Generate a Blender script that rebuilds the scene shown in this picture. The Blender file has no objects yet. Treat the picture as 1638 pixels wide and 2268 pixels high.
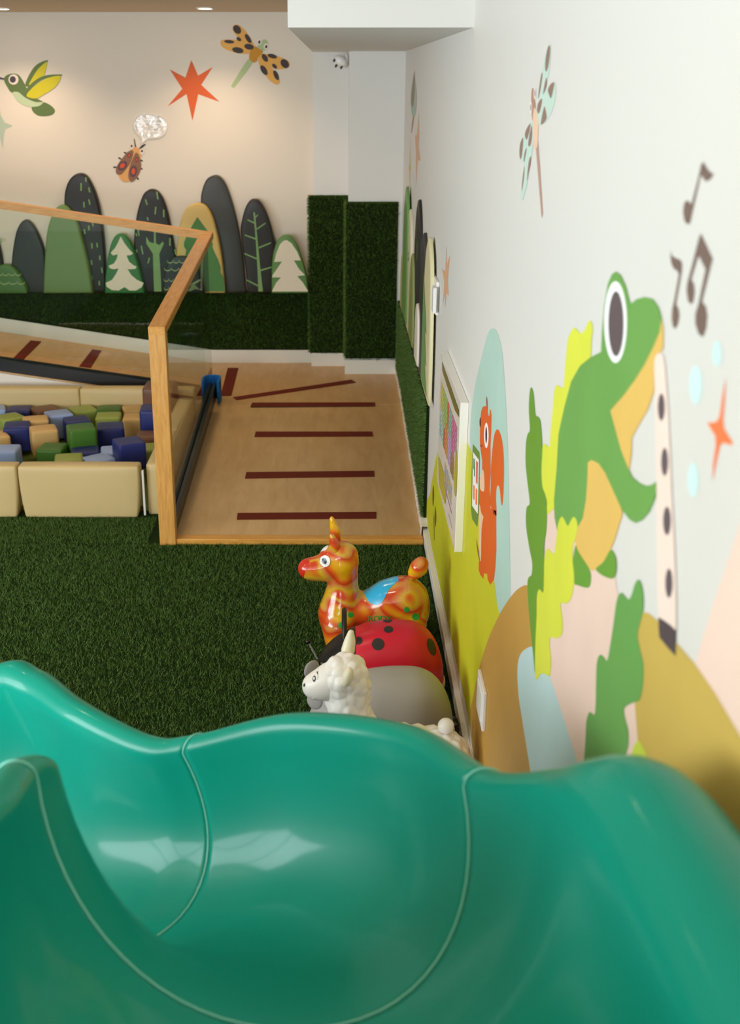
import bpy, bmesh, math, random
import numpy as np
from mathutils import Vector, Matrix
from mathutils.geometry import tessellate_polygon
from mathutils.bvhtree import BVHTree

random.seed(4)
np.random.seed(4)
scene = bpy.context.scene
COL = scene.collection

# ------------------------------------------------------------------ camera
F, PX, PY = 2577.0, 730.0, 1137.0
CAM_H = 2.2
pitch, yaw = math.radians(20.62), math.radians(-.31)
fwd = Vector((math.sin(yaw)*math.cos(pitch), math.cos(yaw)*math.cos(pitch), -math.sin(pitch)))
rgt = Vector((math.cos(yaw), -math.sin(yaw), 0))
upv = rgt.cross(fwd)
CPOS = Vector((0, 0, CAM_H))
cam_d = bpy.data.cameras.new('camera')
cam = bpy.data.objects.new('camera', cam_d)
COL.objects.link(cam)
m = Matrix((rgt, upv, -fwd)).transposed().to_4x4()
m.translation = CPOS
cam.matrix_world = m
cam_d.sensor_fit = 'VERTICAL'
cam_d.sensor_height = 24
cam_d.lens = F/2268*24
cam_d.shift_x = (819-PX)/2268
cam_d.shift_y = (PY-1134)/2268
cam_d.clip_start = .05
cam_d.dof.use_dof = True
cam_d.dof.focus_distance = 4.3
cam_d.dof.aperture_fstop = 2.6
scene.camera = cam

# ------------------------------------------------------------------ light and exposure
scene.view_settings.view_transform = 'Standard'
scene.view_settings.look = 'None'
scene.view_settings.gamma = 1
scene.view_settings.use_curve_mapping = False
scene.view_settings.exposure = 0.9
w = bpy.data.worlds.new('daylight')
scene.world = w
w.use_nodes = True
w.node_tree.nodes['Background'].inputs[0].default_value = (.80, .90, 1, 1)
w.node_tree.nodes['Background'].inputs[1].default_value = .9

def area(name, loc, target, sx, sy, power, color):
    d = bpy.data.lights.new(name, 'AREA')
    d.shape = 'RECTANGLE'; d.size = sx; d.size_y = sy
    d.energy = power; d.color = color
    o = bpy.data.objects.new(name, d)
    COL.objects.link(o)
    o.location = loc
    o.rotation_euler = (Vector(target)-Vector(loc)).to_track_quat('-Z', 'Y').to_euler()
    return o
area('window_daylight', (-2.7, -2.75, 1.55), (-2.7, 2, 1.55), 3.4, 1.9, 150, (.87, .945, 1.0))
area('side_window_daylight', (-5.15, .9, 1.5), (0, .9, 1.5), 4.0, 1.9, 150, (.87, .945, 1.0))

# ------------------------------------------------------------------ helpers
def lin(c):
    c = c/255
    return c/12.92 if c <= .04045 else ((c+.055)/1.055)**2.4
def rgb(h):
    return (lin(int(h[0:2], 16)), lin(int(h[2:4], 16)), lin(int(h[4:6], 16)), 1)

def ray(px, py):
    return fwd + rgt*((px-PX)/F) - upv*((py-PY)/F)
def hit(px, py, ax, v):
    d = ray(px, py)
    return CPOS + d*((v-CPOS[ax])/d[ax])
def hitp(px, py, p0, n):
    d = ray(px, py)
    return CPOS + d*((Vector(p0)-CPOS).dot(Vector(n))/d.dot(Vector(n)))
# patches of the photograph: origin and magnification
PATCH = {'A': (1040, 60, 2.739), 'B': (1020, 780, 2.314), 'C': (930, 680, 3.544), 'D': (0, 370, 2.34),
         'E': (0, 0, 2.34), 'G': (660, 1380, 8.19), 'H': (960, 760, 4.7222), 'J': (860, 130, 2.045),
         'K': (230, 230, 9.635), 'R': (640, 1140, 5.12), 'T': (870, 400, 4.536), 'S': (1040, 860, 5.04), 'P': (0, 700, 3.15), 'F': (0, 0, 1)}
def pix(l, patch):
    ox, oy, s = PATCH[patch]
    return [(ox+x/s, oy+y/s) for x, y in l]

def mat(name, color, rough=.5, spec=.5, metal=0., bump=None, noise=None, coat=0., trans=0., sss=0.):
    M = bpy.data.materials.new(name)
    M.use_nodes = True
    nt = M.node_tree
    b = nt.nodes['Principled BSDF']
    c = rgb(color) if isinstance(color, str) else color
    b.inputs['Base Color'].default_value = c
    b.inputs['Roughness'].default_value = rough
    b.inputs['Specular IOR Level'].default_value = spec
    b.inputs['Metallic'].default_value = metal
    b.inputs['Coat Weight'].default_value = coat
    b.inputs['Coat Roughness'].default_value = .08
    if sss:
        b.inputs['Subsurface Weight'].default_value = sss
        b.inputs['Subsurface Scale'].default_value = .02
    tc = nt.nodes.new('ShaderNodeTexCoord')
    if noise:   # (scale, amount, detail)
        n = nt.nodes.new('ShaderNodeTexNoise')
        n.inputs['Scale'].default_value = noise[0]; n.inputs['Detail'].default_value = noise[2]
        nt.links.new(tc.outputs['Object'], n.inputs['Vector'])
        mr = nt.nodes.new('ShaderNodeMapRange')
        mr.inputs['From Min'].default_value = .3; mr.inputs['From Max'].default_value = .7
        mr.inputs['To Min'].default_value = 1-noise[1]; mr.inputs['To Max'].default_value = 1+noise[1]
        nt.links.new(n.outputs['Fac'], mr.inputs['Value'])
        mx = nt.nodes.new('ShaderNodeVectorMath'); mx.operation = 'SCALE'
        mx.inputs[0].default_value = c[:3]
        nt.links.new(mr.outputs['Result'], mx.inputs['Scale'])
        nt.links.new(mx.outputs[0], b.inputs['Base Color'])
    if bump:    # (scale, strength)
        n = nt.nodes.new('ShaderNodeTexNoise')
        n.inputs['Scale'].default_value = bump[0]; n.inputs['Detail'].default_value = 3
        nt.links.new(tc.outputs['Object'], n.inputs['Vector'])
        bp = nt.nodes.new('ShaderNodeBump')
        bp.inputs['Strength'].default_value = bump[1]; bp.inputs['Distance'].default_value = .01
        nt.links.new(n.outputs['Fac'], bp.inputs['Height'])
        nt.links.new(bp.outputs['Normal'], b.inputs['Normal'])
    return M

def wood(name, c1, c2, rough, stretch, scale=1., spec=.4, c3=None):
    M = mat(name, c1, rough, spec)
    nt = M.node_tree; b = nt.nodes['Principled BSDF']
    tc = nt.nodes.new('ShaderNodeTexCoord')
    mp = nt.nodes.new('ShaderNodeMapping'); mp.inputs['Scale'].default_value = stretch
    nt.links.new(tc.outputs['Object'], mp.inputs['Vector'])
    n = nt.nodes.new('ShaderNodeTexNoise'); n.inputs['Scale'].default_value = scale
    n.inputs['Detail'].default_value = 5; n.inputs['Distortion'].default_value = .6
    nt.links.new(mp.outputs['Vector'], n.inputs['Vector'])
    cr = nt.nodes.new('ShaderNodeValToRGB')
    cr.color_ramp.elements[0].position = .3; cr.color_ramp.elements[0].color = rgb(c2)
    cr.color_ramp.elements[1].position = .7; cr.color_ramp.elements[1].color = rgb(c1)
    nt.links.new(n.outputs['Fac'], cr.inputs['Fac'])
    nt.links.new(cr.outputs['Color'], b.inputs['Base Color'])
    return M

_pm = {}
def paint(hexc, rough=.55):
    k = (hexc, rough)
    if k not in _pm:
        _pm[k] = mat('paint_'+hexc, hexc, rough, .3, noise=(6, .03, 2))
    return _pm[k]

def link(name, me, material=None, parent=None, smooth=False):
    o = bpy.data.objects.new(name, me)
    COL.objects.link(o)
    if material is not None:
        for q in (material if isinstance(material, (list, tuple)) else [material]):
            me.materials.append(q)
    if parent is not None:
        o.parent = parent
        o.matrix_parent_inverse = parent.matrix_basis.inverted()
    if smooth:
        me.polygons.foreach_set('use_smooth', [True]*len(me.polygons))
    return o
def obj(name, bm, material=None, parent=None, smooth=False):
    me = bpy.data.meshes.new(name)
    bmesh.ops.recalc_face_normals(bm, faces=bm.faces)
    bm.to_mesh(me); bm.free()
    return link(name, me, material, parent, smooth)
def pyobj(name, vs, fs, material=None, parent=None, smooth=False):
    me = bpy.data.meshes.new(name)
    me.from_pydata([tuple(v) for v in vs], [], fs); me.update()
    return link(name, me, material, parent, smooth)
def tag(o, label, cat, group=None, kind=None):
    o['label'] = label; o['category'] = cat
    if group: o['group'] = group
    if kind: o['kind'] = kind
    return o
def struct(o):
    o['kind'] = 'structure'; return o
def thing(name, loc, label, cat, group=None, rz=0):
    o = bpy.data.objects.new(name, None); COL.objects.link(o)
    o.empty_display_size = .05
    o.location = loc; o.rotation_euler = (0, 0, rz)
    return tag(o, label, cat, group)

def bm_box(bm, x0, x1, y0, y1, z0, z1, bevel=0., seg=2):
    r = bmesh.ops.create_cube(bm, size=1)
    for v in r['verts']:
        v.co = Vector((x0+(v.co.x+.5)*(x1-x0), y0+(v.co.y+.5)*(y1-y0), z0+(v.co.z+.5)*(z1-z0)))
    if bevel:
        es = set(e for v in r['verts'] for e in v.link_edges)
        bmesh.ops.bevel(bm, geom=list(es), offset=bevel, segments=seg, affect='EDGES', profile=.5)
    return bm
def box(name, x0, x1, y0, y1, z0, z1, material, parent=None, bevel=0., smooth=False):
    return obj(name, bm_box(bmesh.new(), x0, x1, y0, y1, z0, z1, bevel), material, parent, smooth)
def prism(name, base, vec, material, parent=None, bevel=0.):
    """closed solid: polygon base (3-D points) extruded along vec"""
    bm = bmesh.new()
    a = [bm.verts.new(p) for p in base]
    b = [bm.verts.new(Vector(p)+Vector(vec)) for p in base]
    n = len(a)
    bm.faces.new(a); bm.faces.new(b[::-1])
    for i in range(n):
        bm.faces.new((a[i], a[(i+1) % n], b[(i+1) % n], b[i]))
    if bevel:
        bmesh.ops.bevel(bm, geom=list(bm.edges), offset=bevel, segments=2, affect='EDGES')
    return obj(name, bm, material, parent)
def tube(bm, pts, r, seg=10, closed=False):
    pts = [Vector(p) for p in pts]; n = len(pts)
    rr = r if isinstance(r, (list, tuple)) else [r]*n
    rings = []
    prev = None
    for i, p in enumerate(pts):
        if closed: d = pts[(i+1) % n]-pts[i-1]
        else: d = pts[min(i+1, n-1)]-pts[max(i-1, 0)]
        d.normalize()
        if prev is None:
            a = d.orthogonal().normalized()
        else:
            a = (prev-d*prev.dot(d)).normalized()
        prev = a
        b = d.cross(a)
        rings.append([bm.verts.new(p+(a*math.cos(t)+b*math.sin(t))*rr[i]) for t in [2*math.pi*k/seg for k in range(seg)]])
    for i in range(n if closed else n-1):
        A, B = rings[i], rings[(i+1) % n]
        for k in range(seg):
            bm.faces.new((A[k], A[(k+1) % seg], B[(k+1) % seg], B[k]))
    if not closed:
        bm.faces.new(rings[0][::-1]); bm.faces.new(rings[-1])
    return bm
def ball(bm, c, rx, ry=None, rz=None, u=24, v=16, rot=None):
    ry = rx if ry is None else ry; rz = rx if rz is None else rz
    M = Matrix.Translation(Vector(c))
    if rot is not None: M = M @ rot.to_4x4()
    M = M @ Matrix.Diagonal((rx, ry, rz, 1))
    bmesh.ops.create_uvsphere(bm, u_segments=u, v_segments=v, radius=1, matrix=M)
    return bm

def smooth2(pts, sub=5):
    """closed Catmull-Rom"""
    n = len(pts); out = []
    for i in range(n):
        p0, p1, p2, p3 = [np.array(pts[(i+k) % n], float) for k in (-1, 0, 1, 2)]
        for s in range(sub):
            t = s/sub
            out.append(tuple(.5*((2*p1)+(-p0+p2)*t+(2*p0-5*p1+4*p2-p3)*t*t+(-p0+3*p1-3*p2+p3)*t**3)))
    return out
def ell(cx, cy, rx, ry, n=28, a=0):
    ca, sa = math.cos(a), math.sin(a)
    return [(cx+rx*math.cos(t)*ca-ry*math.sin(t)*sa, cy+rx*math.cos(t)*sa+ry*math.sin(t)*ca) for t in [2*math.pi*k/n for k in range(n)]]

W = .463          # right wall plane x
YB = 8.72         # back wall plane y
def poly3(name, pts3, material, parent=None):
    tris = tessellate_polygon([[Vector(p) for p in pts3]])
    return pyobj(name, pts3, [tuple(t) for t in tris], material, parent)
def mural(name, pts, patch, plane, layer, color, parent=None, sm=True, rough=.55, sub=5):
    """flat painted shape on a wall; plane 'R' right wall, 'K' back wall, or ('x', value)"""
    if sm: pts = smooth2(pts, sub)
    pp = pix(pts, patch) if patch else pts
    if plane == 'R': h = [hit(x, y, 0, W-.0004-.00012*layer) for x, y in pp]
    elif plane == 'K': h = [hit(x, y, 1, YB-.0008-.0008*layer) for x, y in pp]
    else: h = [hit(x, y, 0, plane[1]) for x, y in pp]
    return poly3(name, h, paint(color, rough) if isinstance(color, str) else color, parent)
def cen(o):
    cs = [Vector(v.co) for v in o.data.vertices]
    return sum(cs, Vector())/len(cs)

# ------------------------------------------------------------------ materials
M_wall = mat('white_wall_paint', 'DFDDD7', .5, .35, bump=(60, .04))
M_wallb = mat('cream_wall_paint', 'E0D6C7', .55, .3, bump=(60, .04))
M_ceil = mat('ceiling_paint', 'DFCDB4', .8, .2)
M_trim = mat('white_trim', 'EAE5DC', .4, .4)
M_oak = wood('oak', 'DCA24A', 'C28230', .38, (14, 2.5, 2.5), 6, .45)
M_oak_y = wood('oak_along_ramp', 'DDA248', 'C28230', .38, (16, 2, 16), 5, .45)
M_oak_z = wood('oak_upright', 'DCA659', 'C58B3F', .38, (16, 16, 2), 5, .45)
M_oak_x = wood('oak_across', 'DDA44E', 'CB8A36', .4, (2, 16, 16), 5, .45)
M_deck = wood('wood_look_vinyl', 'CBA673', 'BC9560', .36, (5, 1.0, 5), 4, .4)
M_strip = mat('brown_grip_tape', '66210F', .75, .2, bump=(400, .2))
M_black = mat('black_aluminium', '15171A', .32, .5)
M_teal = mat('teal_plastic', '0A8B77', .34, .15, noise=(2.5, .05, 2), bump=(4, .012), coat=.2)
M_teal.node_tree.nodes['Principled BSDF'].inputs['Coat Roughness'].default_value = .09
M_seam = mat('pale_teal_seam', '7FD0C2', .3, .5)
M_vinyl = {}
def vinyl(h):
    if h not in M_vinyl:
        M_vinyl[h] = mat('vinyl_'+h, h, .40, .32, bump=(220, .06))
    return M_vinyl[h]
M_foam = mat('blue_foam', '1767B0', .7, .3, bump=(150, .3))

M_glass = bpy.data.materials.new('clear_glass'); M_glass.use_nodes = True
nt = M_glass.node_tree; nt.nodes.clear()
out = nt.nodes.new('ShaderNodeOutputMaterial'); mx = nt.nodes.new('ShaderNodeMixShader')
tr = nt.nodes.new('ShaderNodeBsdfTransparent'); tr.inputs[0].default_value = (.93, .97, .95, 1)
gl = nt.nodes.new('ShaderNodeBsdfGlossy'); gl.inputs['Roughness'].default_value = .01
fr = nt.nodes.new('ShaderNodeFresnel'); fr.inputs[0].default_value = 1.5
ge = nt.nodes.new('ShaderNodeNewGeometry'); sb = nt.nodes.new('ShaderNodeMath'); sb.operation = 'SUBTRACT'; sb.use_clamp = True
nt.links.new(fr.outputs[0], sb.inputs[0]); nt.links.new(ge.outputs['Backfacing'], sb.inputs[1])
nt.links.new(sb.outputs[0], mx.inputs[0]); nt.links.new(tr.outputs[0], mx.inputs[1])
nt.links.new(gl.outputs[0], mx.inputs[2]); nt.links.new(mx.outputs[0], out.inputs[0])

# turf: dark backing plus real blades
M_turf = mat('turf_backing', '1B3010', .9, .1, noise=(90, .4, 4), bump=(300, .5))
M_blade = mat('turf_blades', '3C6522', .55, .25)
nt = M_blade.node_tree; b = nt.nodes['Principled BSDF']
gi = nt.nodes.new('ShaderNodeTexNoise'); gi.inputs['Scale'].default_value = 260; gi.inputs['Detail'].default_value = 2
tc = nt.nodes.new('ShaderNodeTexCoord'); nt.links.new(tc.outputs['Object'], gi.inputs['Vector'])
cr = nt.nodes.new('ShaderNodeValToRGB')
cr.color_ramp.elements[0].position = .3; cr.color_ramp.elements[0].color = rgb('2E4718')
cr.color_ramp.elements[1].position = .72; cr.color_ramp.elements[1].color = rgb('86934A')
e = cr.color_ramp.elements.new(.5); e.color = rgb('3E6425')
nt.links.new(gi.outputs['Fac'], cr.inputs['Fac']); nt.links.new(cr.outputs['Color'], b.inputs['Base Color'])

def blades(name, origin, u, v, n, nrm, h, wid, parent=None, lean=.6, droop=(0, 0, 0), keep=None):
    """n grass blades (triangles) over the parallelogram origin + a*u + b*v"""
    origin, u, v, nrm = [np.array(q, float) for q in (origin, u, v, nrm)]
    a = np.random.rand(n, 1); c = np.random.rand(n, 1)
    base = origin+a*u+c*v
    if keep is not None:
        base = base[keep(base)]; n = len(base)
    un = u/np.linalg.norm(u); vn = v/np.linalg.norm(v)
    th = np.random.rand(n, 1)*2*np.pi
    side = (np.cos(th)*un+np.sin(th)*vn)*wid*.5
    ph = np.random.rand(n, 1)*2*np.pi
    hh = h*(.6+.6*np.random.rand(n, 1))
    tip = base+nrm*hh+(np.cos(ph)*un+np.sin(ph)*vn)*hh*lean*np.random.rand(n, 1)+np.array(droop)*hh
    co = np.empty((n*3, 3)); co[0::3] = base-side; co[1::3] = base+side; co[2::3] = tip
    me = bpy.data.meshes.new(name)
    me.vertices.add(n*3); me.vertices.foreach_set('co', co.ravel())
    me.loops.add(n*3); me.loops.foreach_set('vertex_index', np.arange(n*3, dtype=np.int32))
    me.polygons.add(n); me.polygons.foreach_set('loop_start', np.arange(0, n*3, 3, dtype=np.int32))
    me.polygons.foreach_set('loop_total', np.full(n, 3, dtype=np.int32))
    me.update(); me.validate()
    return link(name, me, M_blade, parent)

# ------------------------------------------------------------------ room shell
ZC = 2.61
struct(box('floor', -5, W, -2.6, YB, -.06, 0, M_turf))
struct(box('ceiling', -5, W+.1, -2.6, YB+.1, ZC, ZC+.1, M_ceil))
struct(box('wall_right', W, W+.12, -2.7, YB+.1, -.06, ZC, M_wall))
struct(box('wall_back', -5.1, W, YB, YB+.12, -.06, ZC, M_wallb))
def hole_wall(name, horiz, fixed, a0, a1, h0, h1, z0, z1):
    bm = bmesh.new()
    lo, hi = (-5.1, W) if horiz else (-2.7, YB)
    for (p, q, r, s) in ((lo, a0, -.06, ZC), (a1, hi, -.06, ZC), (a0, a1, -.06, z0), (a0, a1, z1, ZC)):
        if horiz: bm_box(bm, p, q, fixed-.1, fixed, r, s)
        else: bm_box(bm, fixed-.1, fixed, p, q, r, s)
    return struct(obj(name, bm, M_wall))
hole_wall('wall_front', True, -2.6, -4.4, -1.0, 0, 0, .6, 2.5)
hole_wall('wall_left', False, -5.0, -1.1, 2.9, 0, 0, .55, 2.45)
for i, (horiz, f, a0, a1, z0, z1) in enumerate(((True, -2.65, -4.4, -1.0, .6, 2.5), (False, -5.05, -1.1, 2.9, .55, 2.45))):
    bm = bmesh.new()
    n = 4
    for k in range(n+1):
        a = a0+(a1-a0)*k/n
        p0, p1 = max(a0, a-.03), min(a1, a+.03)
        if horiz: bm_box(bm, p0, p1, f-.03, f+.03, z0, z1)
        else: bm_box(bm, f-.03, f+.03, p0, p1, z0, z1)
    for zz in (z0+.02, z1-.02):
        if horiz: bm_box(bm, a0, a1, f-.03, f+.03, zz-.02, zz+.02)
        else: bm_box(bm, f-.03, f+.03, a0, a1, zz-.02, zz+.02)
    struct(obj('window_%d' % (i+1), bm, M_black))

# soffit box under the ceiling and the stepped corner column
SX = -.165
struct(box('trim_1', SX, W, 4.262, YB, 2.352, ZC, M_wall))
Y1, Y2 = 8.62, 8.37
XS = hit(773, 115, 1, Y2).x
struct(box('wall_column_rear', SX+.0, XS, Y1, YB, 0, 2.352, M_wall))
struct(box('wall_column', XS, W, Y2, YB, 0, 2.352, M_wall))

# ------------------------------------------------------------------ ramp decks
RY0, RY1, LZ = 5.405, 7.51, .15
XL = -.885
def deckz(y):
    return max(.02, min(LZ, .02+(y-RY0)/(RY1-RY0)*(LZ-.02)))
ramp = pyobj('trim_2', [(XL, RY0+.05, 0), (XL, RY1, 0), (XL, RY1, LZ), (XL, RY0+.05, .022),
               (W-.02, RY0+.05, 0), (W-.02, RY1, 0), (W-.02, RY1, LZ), (W-.02, RY0+.05, .022)],
             [(0, 3, 2, 1), (4, 5, 6, 7), (3, 7, 6, 2), (0, 4, 7, 3), (1, 2, 6, 5), (0, 1, 5, 4)], M_deck)
struct(ramp)
struct(box('trim_3', XL-.04, W-.001, RY1, YB-.001, 0, LZ+.001, M_deck))
K2 = .148
X2 = -4.4
ramp2 = prism('trim_4', [(XL-.04, 7.62, LZ-.01), (XL-.04, 7.62, LZ), (X2, 7.62, LZ+K2*(-X2+XL-.04)), (X2, 7.62, LZ+K2*(-X2+XL-.04)-.01)], (0, YB-7.62-.001, 0), M_deck)
struct(ramp2)
# white fascia wall below the side ramp
struct(prism('trim_5', [(XL-.04, 7.60, 0), (XL-.04, 7.60, LZ-.008), (X2, 7.60, LZ+K2*(-X2+XL-.04)-.008), (X2, 7.60, 0)], (0, .03, 0), M_trim))
# oak nosing
nose = tag(box('oak_threshold', -.80, W-.025, RY0-.01, RY0+.055, 0, .03, M_oak_x, bevel=.004),
           'long pale oak threshold strip edging the foot of the wooden ramp', 'threshold')

# baseboards
bb = box('baseboard_right', W-.022, W, -2.5, RY0+.22, 0, .058, M_trim, bevel=.003); struct(bb)
nb = 60
vs, fs = [], []
for i in range(nb+1):
    y = RY0+.05+(Y2-RY0-.05)*i/nb
    z = deckz(y); j = random.uniform(-.004, .006)
    vs += [(W-.030+random.uniform(-.003, .002), y, z), (W-.028+random.uniform(-.003, .002), y, z+.055+j), (W, y, z+.055+j), (W, y, z)]
for i in range(nb):
    a = i*4; b_ = a+4
    fs += [(a, b_, b_+1, a+1), (a+1, b_+1, b_+2, a+2)]
struct(pyobj('baseboard_ramp', vs, fs, M_trim))
struct(box('baseboard_column', XS-.02, W-.022, Y2-.02, Y2, LZ, LZ+.105, M_trim))
struct(box('baseboard_column_rear', SX-.02, XS-.02, Y1-.02, Y1, LZ, LZ+.10, M_trim))
xa, xb = -.93, SX-.02
struct(box('baseboard_back', xa, xb, YB-.02, YB, LZ, LZ+.10, M_trim))
za = LZ+K2*(-4.4-XL)*-1
struct(prism('baseboard_side_ramp', [(xa, YB-.02, LZ), (xa, YB-.02, LZ+.1), (X2, YB-.02, LZ+K2*(xa-X2)+.115), (X2, YB-.02, LZ+K2*(xa-X2))], (0, .02, 0), M_trim))

# ------------------------------------------------------------------ artificial turf cladding on the walls
M_clad = mat('wall_turf_backing', '1A260C', .9, .1, noise=(120, .3, 3))
def clad(name, base, vec, label, bl, keep=None):
    t = prism(name, base, vec, M_clad)
    tag(t, label, 'turf panel', kind=None)
    for i, (o, u, v, n, nr) in enumerate(bl):
        g = blades('grass_pile', o, u, v, n, nr, .02, .005, t, lean=.8, droop=(0, 0, -.3), keep=keep)
        g['kind'] = 'stuff'
    return t
ZT, ZG = .69, 1.385
clad('turf_panel', [(xb, YB-.012, LZ+.10), (xb, YB-.012, ZT), (-4.4, YB-.012, ZT), (-4.4, YB-.012, LZ+.60), (xa, YB-.012, LZ+.1)], (0, .011, 0),
     'long low band of dark artificial grass on the back wall under the tree cushions',
     [((-2.6, YB-.012, LZ+.11), (2.6+xb, 0, 0), (0, 0, ZT-LZ-.11), 26000, (0, -1, 0))],
     keep=lambda b: b[:, 2] > LZ+.115+np.maximum(0, (xa-b[:, 0])*(K2+.01)))
clad('turf_panel', [(SX-.03, Y1-.014, LZ+.10), (SX-.03, Y1-.014, ZG+.01), (XS, Y1-.014, ZG+.01), (XS, Y1-.014, LZ+.1)], (0, .013, 0),
     'narrow tall panel of dark artificial grass on the recessed left face of the corner column',
     [((SX-.03, Y1-.014, LZ+.1), (XS-SX+.03, 0, 0), (0, 0, ZG-LZ-.09), 9000, (0, -1, 0)),
      ((SX-.03, Y1-.012, LZ+.1), (0, .06, 0), (0, 0, ZG-LZ-.09), 1200, (-1, 0, 0)),
      ((SX-.03, Y1-.016, ZG), (XS-SX+.03, 0, 0), (0, .012, 0), 900, (0, -.3, 1))])
clad('turf_panel', [(XS-.015, Y2-.014, LZ+.115), (XS-.015, Y2-.014, ZG-.01), (W-.03, Y2-.014, ZG-.01), (W-.03, Y2-.014, LZ+.115)], (0, .013, 0),
     'wide tall panel of dark artificial grass on the front face of the corner column',
     [((XS-.015, Y2-.014, LZ+.115), (W-.015-XS, 0, 0), (0, 0, ZG-LZ-.125), 10000, (0, -1, 0)),
      ((XS-.015, Y2-.012, LZ+.115), (0, .2, 0), (0, 0, ZG-LZ-.125), 3000, (-1, 0, 0)),
      ((XS-.015, Y2-.016, ZG-.02), (W-.015-XS, 0, 0), (0, .012, 0), 900, (0, -.3, 1))])
YF = 5.55
clad('turf_panel', [(W-.016, YF, deckz(YF)+.04), (W-.016, YF+.02, ZT-.01), (W-.016, Y2-.02, ZT), (W-.016, Y2-.02, LZ+.05), (W-.016, RY1, LZ+.05)], (.015, 0, 0),
     'sloping-bottomed strip of green artificial grass along the right wall beside the ramp',
     [((W-.016, YF, .21), (0, Y2-YF-.02, 0), (0, 0, ZT-.21), 20000, (-1, 0, 0)),
      ((W-.016, YF, .095), (0, 1.9, .11), (0, 0, .08), 4000, (-1, 0, 0))])

# floor turf blades where the photograph shows the floor
g = blades('turf_pile', (-2.6, 2.2, 0), (2.6+W-.03, 0, 0), (0, RY0-2.2-.012, 0), 210000, (0, 0, 1), .016, .0032, None, lean=1.1)
tag(g, 'short dark green artificial grass covering the play floor', 'artificial grass', kind='stuff')
g = blades('turf_pile', (-2.6, RY0, 0), (2.6+XL-.06, 0, 0), (0, .36, 0), 16000, (0, 0, 1), .016, .0035, None, lean=1.1)
tag(g, 'strip of dark green artificial grass between the ramp post and the block pit', 'artificial grass', kind='stuff')

# ------------------------------------------------------------------ the slide
ST = [  # outer rim crest, inner rim crest, depth, heading, dip angle, rim radius
    ((.375, .30, 1.500), (-.56, .30, 1.50), .30, (0, 1), 8, .070),
    ((.375, .70, 1.492), (-.55, .75, 1.45), .33, (0, 1), 12, .074),
    ((.360, 1.00, 1.482), (-.54, 1.05, 1.38), .35, (-.05, 1), 18, .076),
    ((.340, 1.17, 1.450), (-.52, 1.25, 1.30), .36, (-.12, 1), 24, .068),
    ((.300, 1.33, 1.330), (-.475, 1.36, 1.27), .36, (-.2, 1), 27, .042),
    ((.230, 1.52, 1.205), (-.470, 1.47, 1.248), .36, (-.35, .93), 29, .034),
    ((.126, 1.78, 1.125), (-.462, 1.555, 1.20), .37, (-.55, .83), 30, .036),
    ((-.083, 2.00, 1.020), (-.57, 1.66, 1.07), .35, (-.8, .6), 30, .040),
    ((-.29, 2.09, .915), (-.72, 1.66, .93), .32, (-.95, .3), 28, .033),
    ((-.40, 2.14, .880), (-.86, 1.66, .86), .32, (-1, .15), 28, .030),
    ((-.58, 2.30, .868), (-1.0, 1.70, .82), .38, (-1, .25), 30, .035),
    ((-.72, 2.46, .860), (-1.15, 1.80, .78), .40, (-1, .25), 30, .042),
    ((-.84, 2.52, .840), (-1.35, 1.86, .66), .40, (-1, .1), 30, .042),
    ((-1.15, 2.54, .640), (-1.6, 1.90, .50), .34, (-1, 0), 22, .035),
    ((-1.60, 2.52, .340), (-1.95, 1.90, .32), .22, (-1, 0), 12, .03),
    ((-2.10, 2.50, .240), (-2.2, 1.90, .24), .16, (-1, 0), 4, .03),
]
def cr1(arr, t):
    arr = np.array(arr, float); n = len(arr)
    i = min(int(t), n-2); f_ = t-i
    p0, p1, p2, p3 = arr[max(i-1, 0)], arr[i], arr[i+1], arr[min(i+2, n-1)]
    return .5*((2*p1)+(-p0+p2)*f_+(2*p0-5*p1+4*p2-p3)*f_**2+(-p0+3*p1-3*p2+p3)*f_**3)
A_O = [s[0] for s in ST]; A_I = [s[1] for s in ST]
A_P = [(s[2], s[3][0], s[3][1], s[4], s[5]) for s in ST]
def slide_profile(t):
    O = cr1(A_O, t); I = cr1(A_I, t); D, hx, hy, th, rr = cr1(A_P, t)
    O = O+np.array((0, 0, .009)); I = I+np.array((0, 0, .009))
    hl = math.hypot(hx, hy); hx /= hl; hy /= hl
    th = math.radians(th)
    dn = np.array((-math.sin(th)*hx, -math.sin(th)*hy, -math.cos(th)))
    lat = I-O; L = np.linalg.norm(lat); lat /= L
    ri = rr*.85
    pts = []
    for k, s in enumerate((.10, .05)):
        pts.append(O-lat*rr+np.array((0, 0, -s-rr)))
    for k in range(11):
        a = math.pi*k/10
        pts.append(O-lat*rr*math.cos(a)+np.array((0, 0, (math.sin(a)-1)*rr)))
    a0 = O+lat*rr+np.array((0, 0, -rr)); b0 = I-lat*ri+np.array((0, 0, -ri))
    for k in range(1, 32):
        a = math.pi*k/32
        c = math.cos(a)
        s_ = .5-.5*math.copysign(abs(c)**.92, c)
        pts.append(a0+(b0-a0)*s_+dn*D*math.sin(a)**.95)
    for k in range(11):
        a = math.pi*k/10
        pts.append(I-lat*ri*math.cos(a)+np.array((0, 0, (math.sin(a)-1)*ri)))
    for s in (.05, .10):
        pts.append(I+lat*ri+np.array((0, 0, -s-ri)))
    return pts
slide = thing('play_slide', (-.3, 1.5, 0), 'large glossy teal plastic play slide curving down to the left in the foreground', 'slide')
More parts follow.
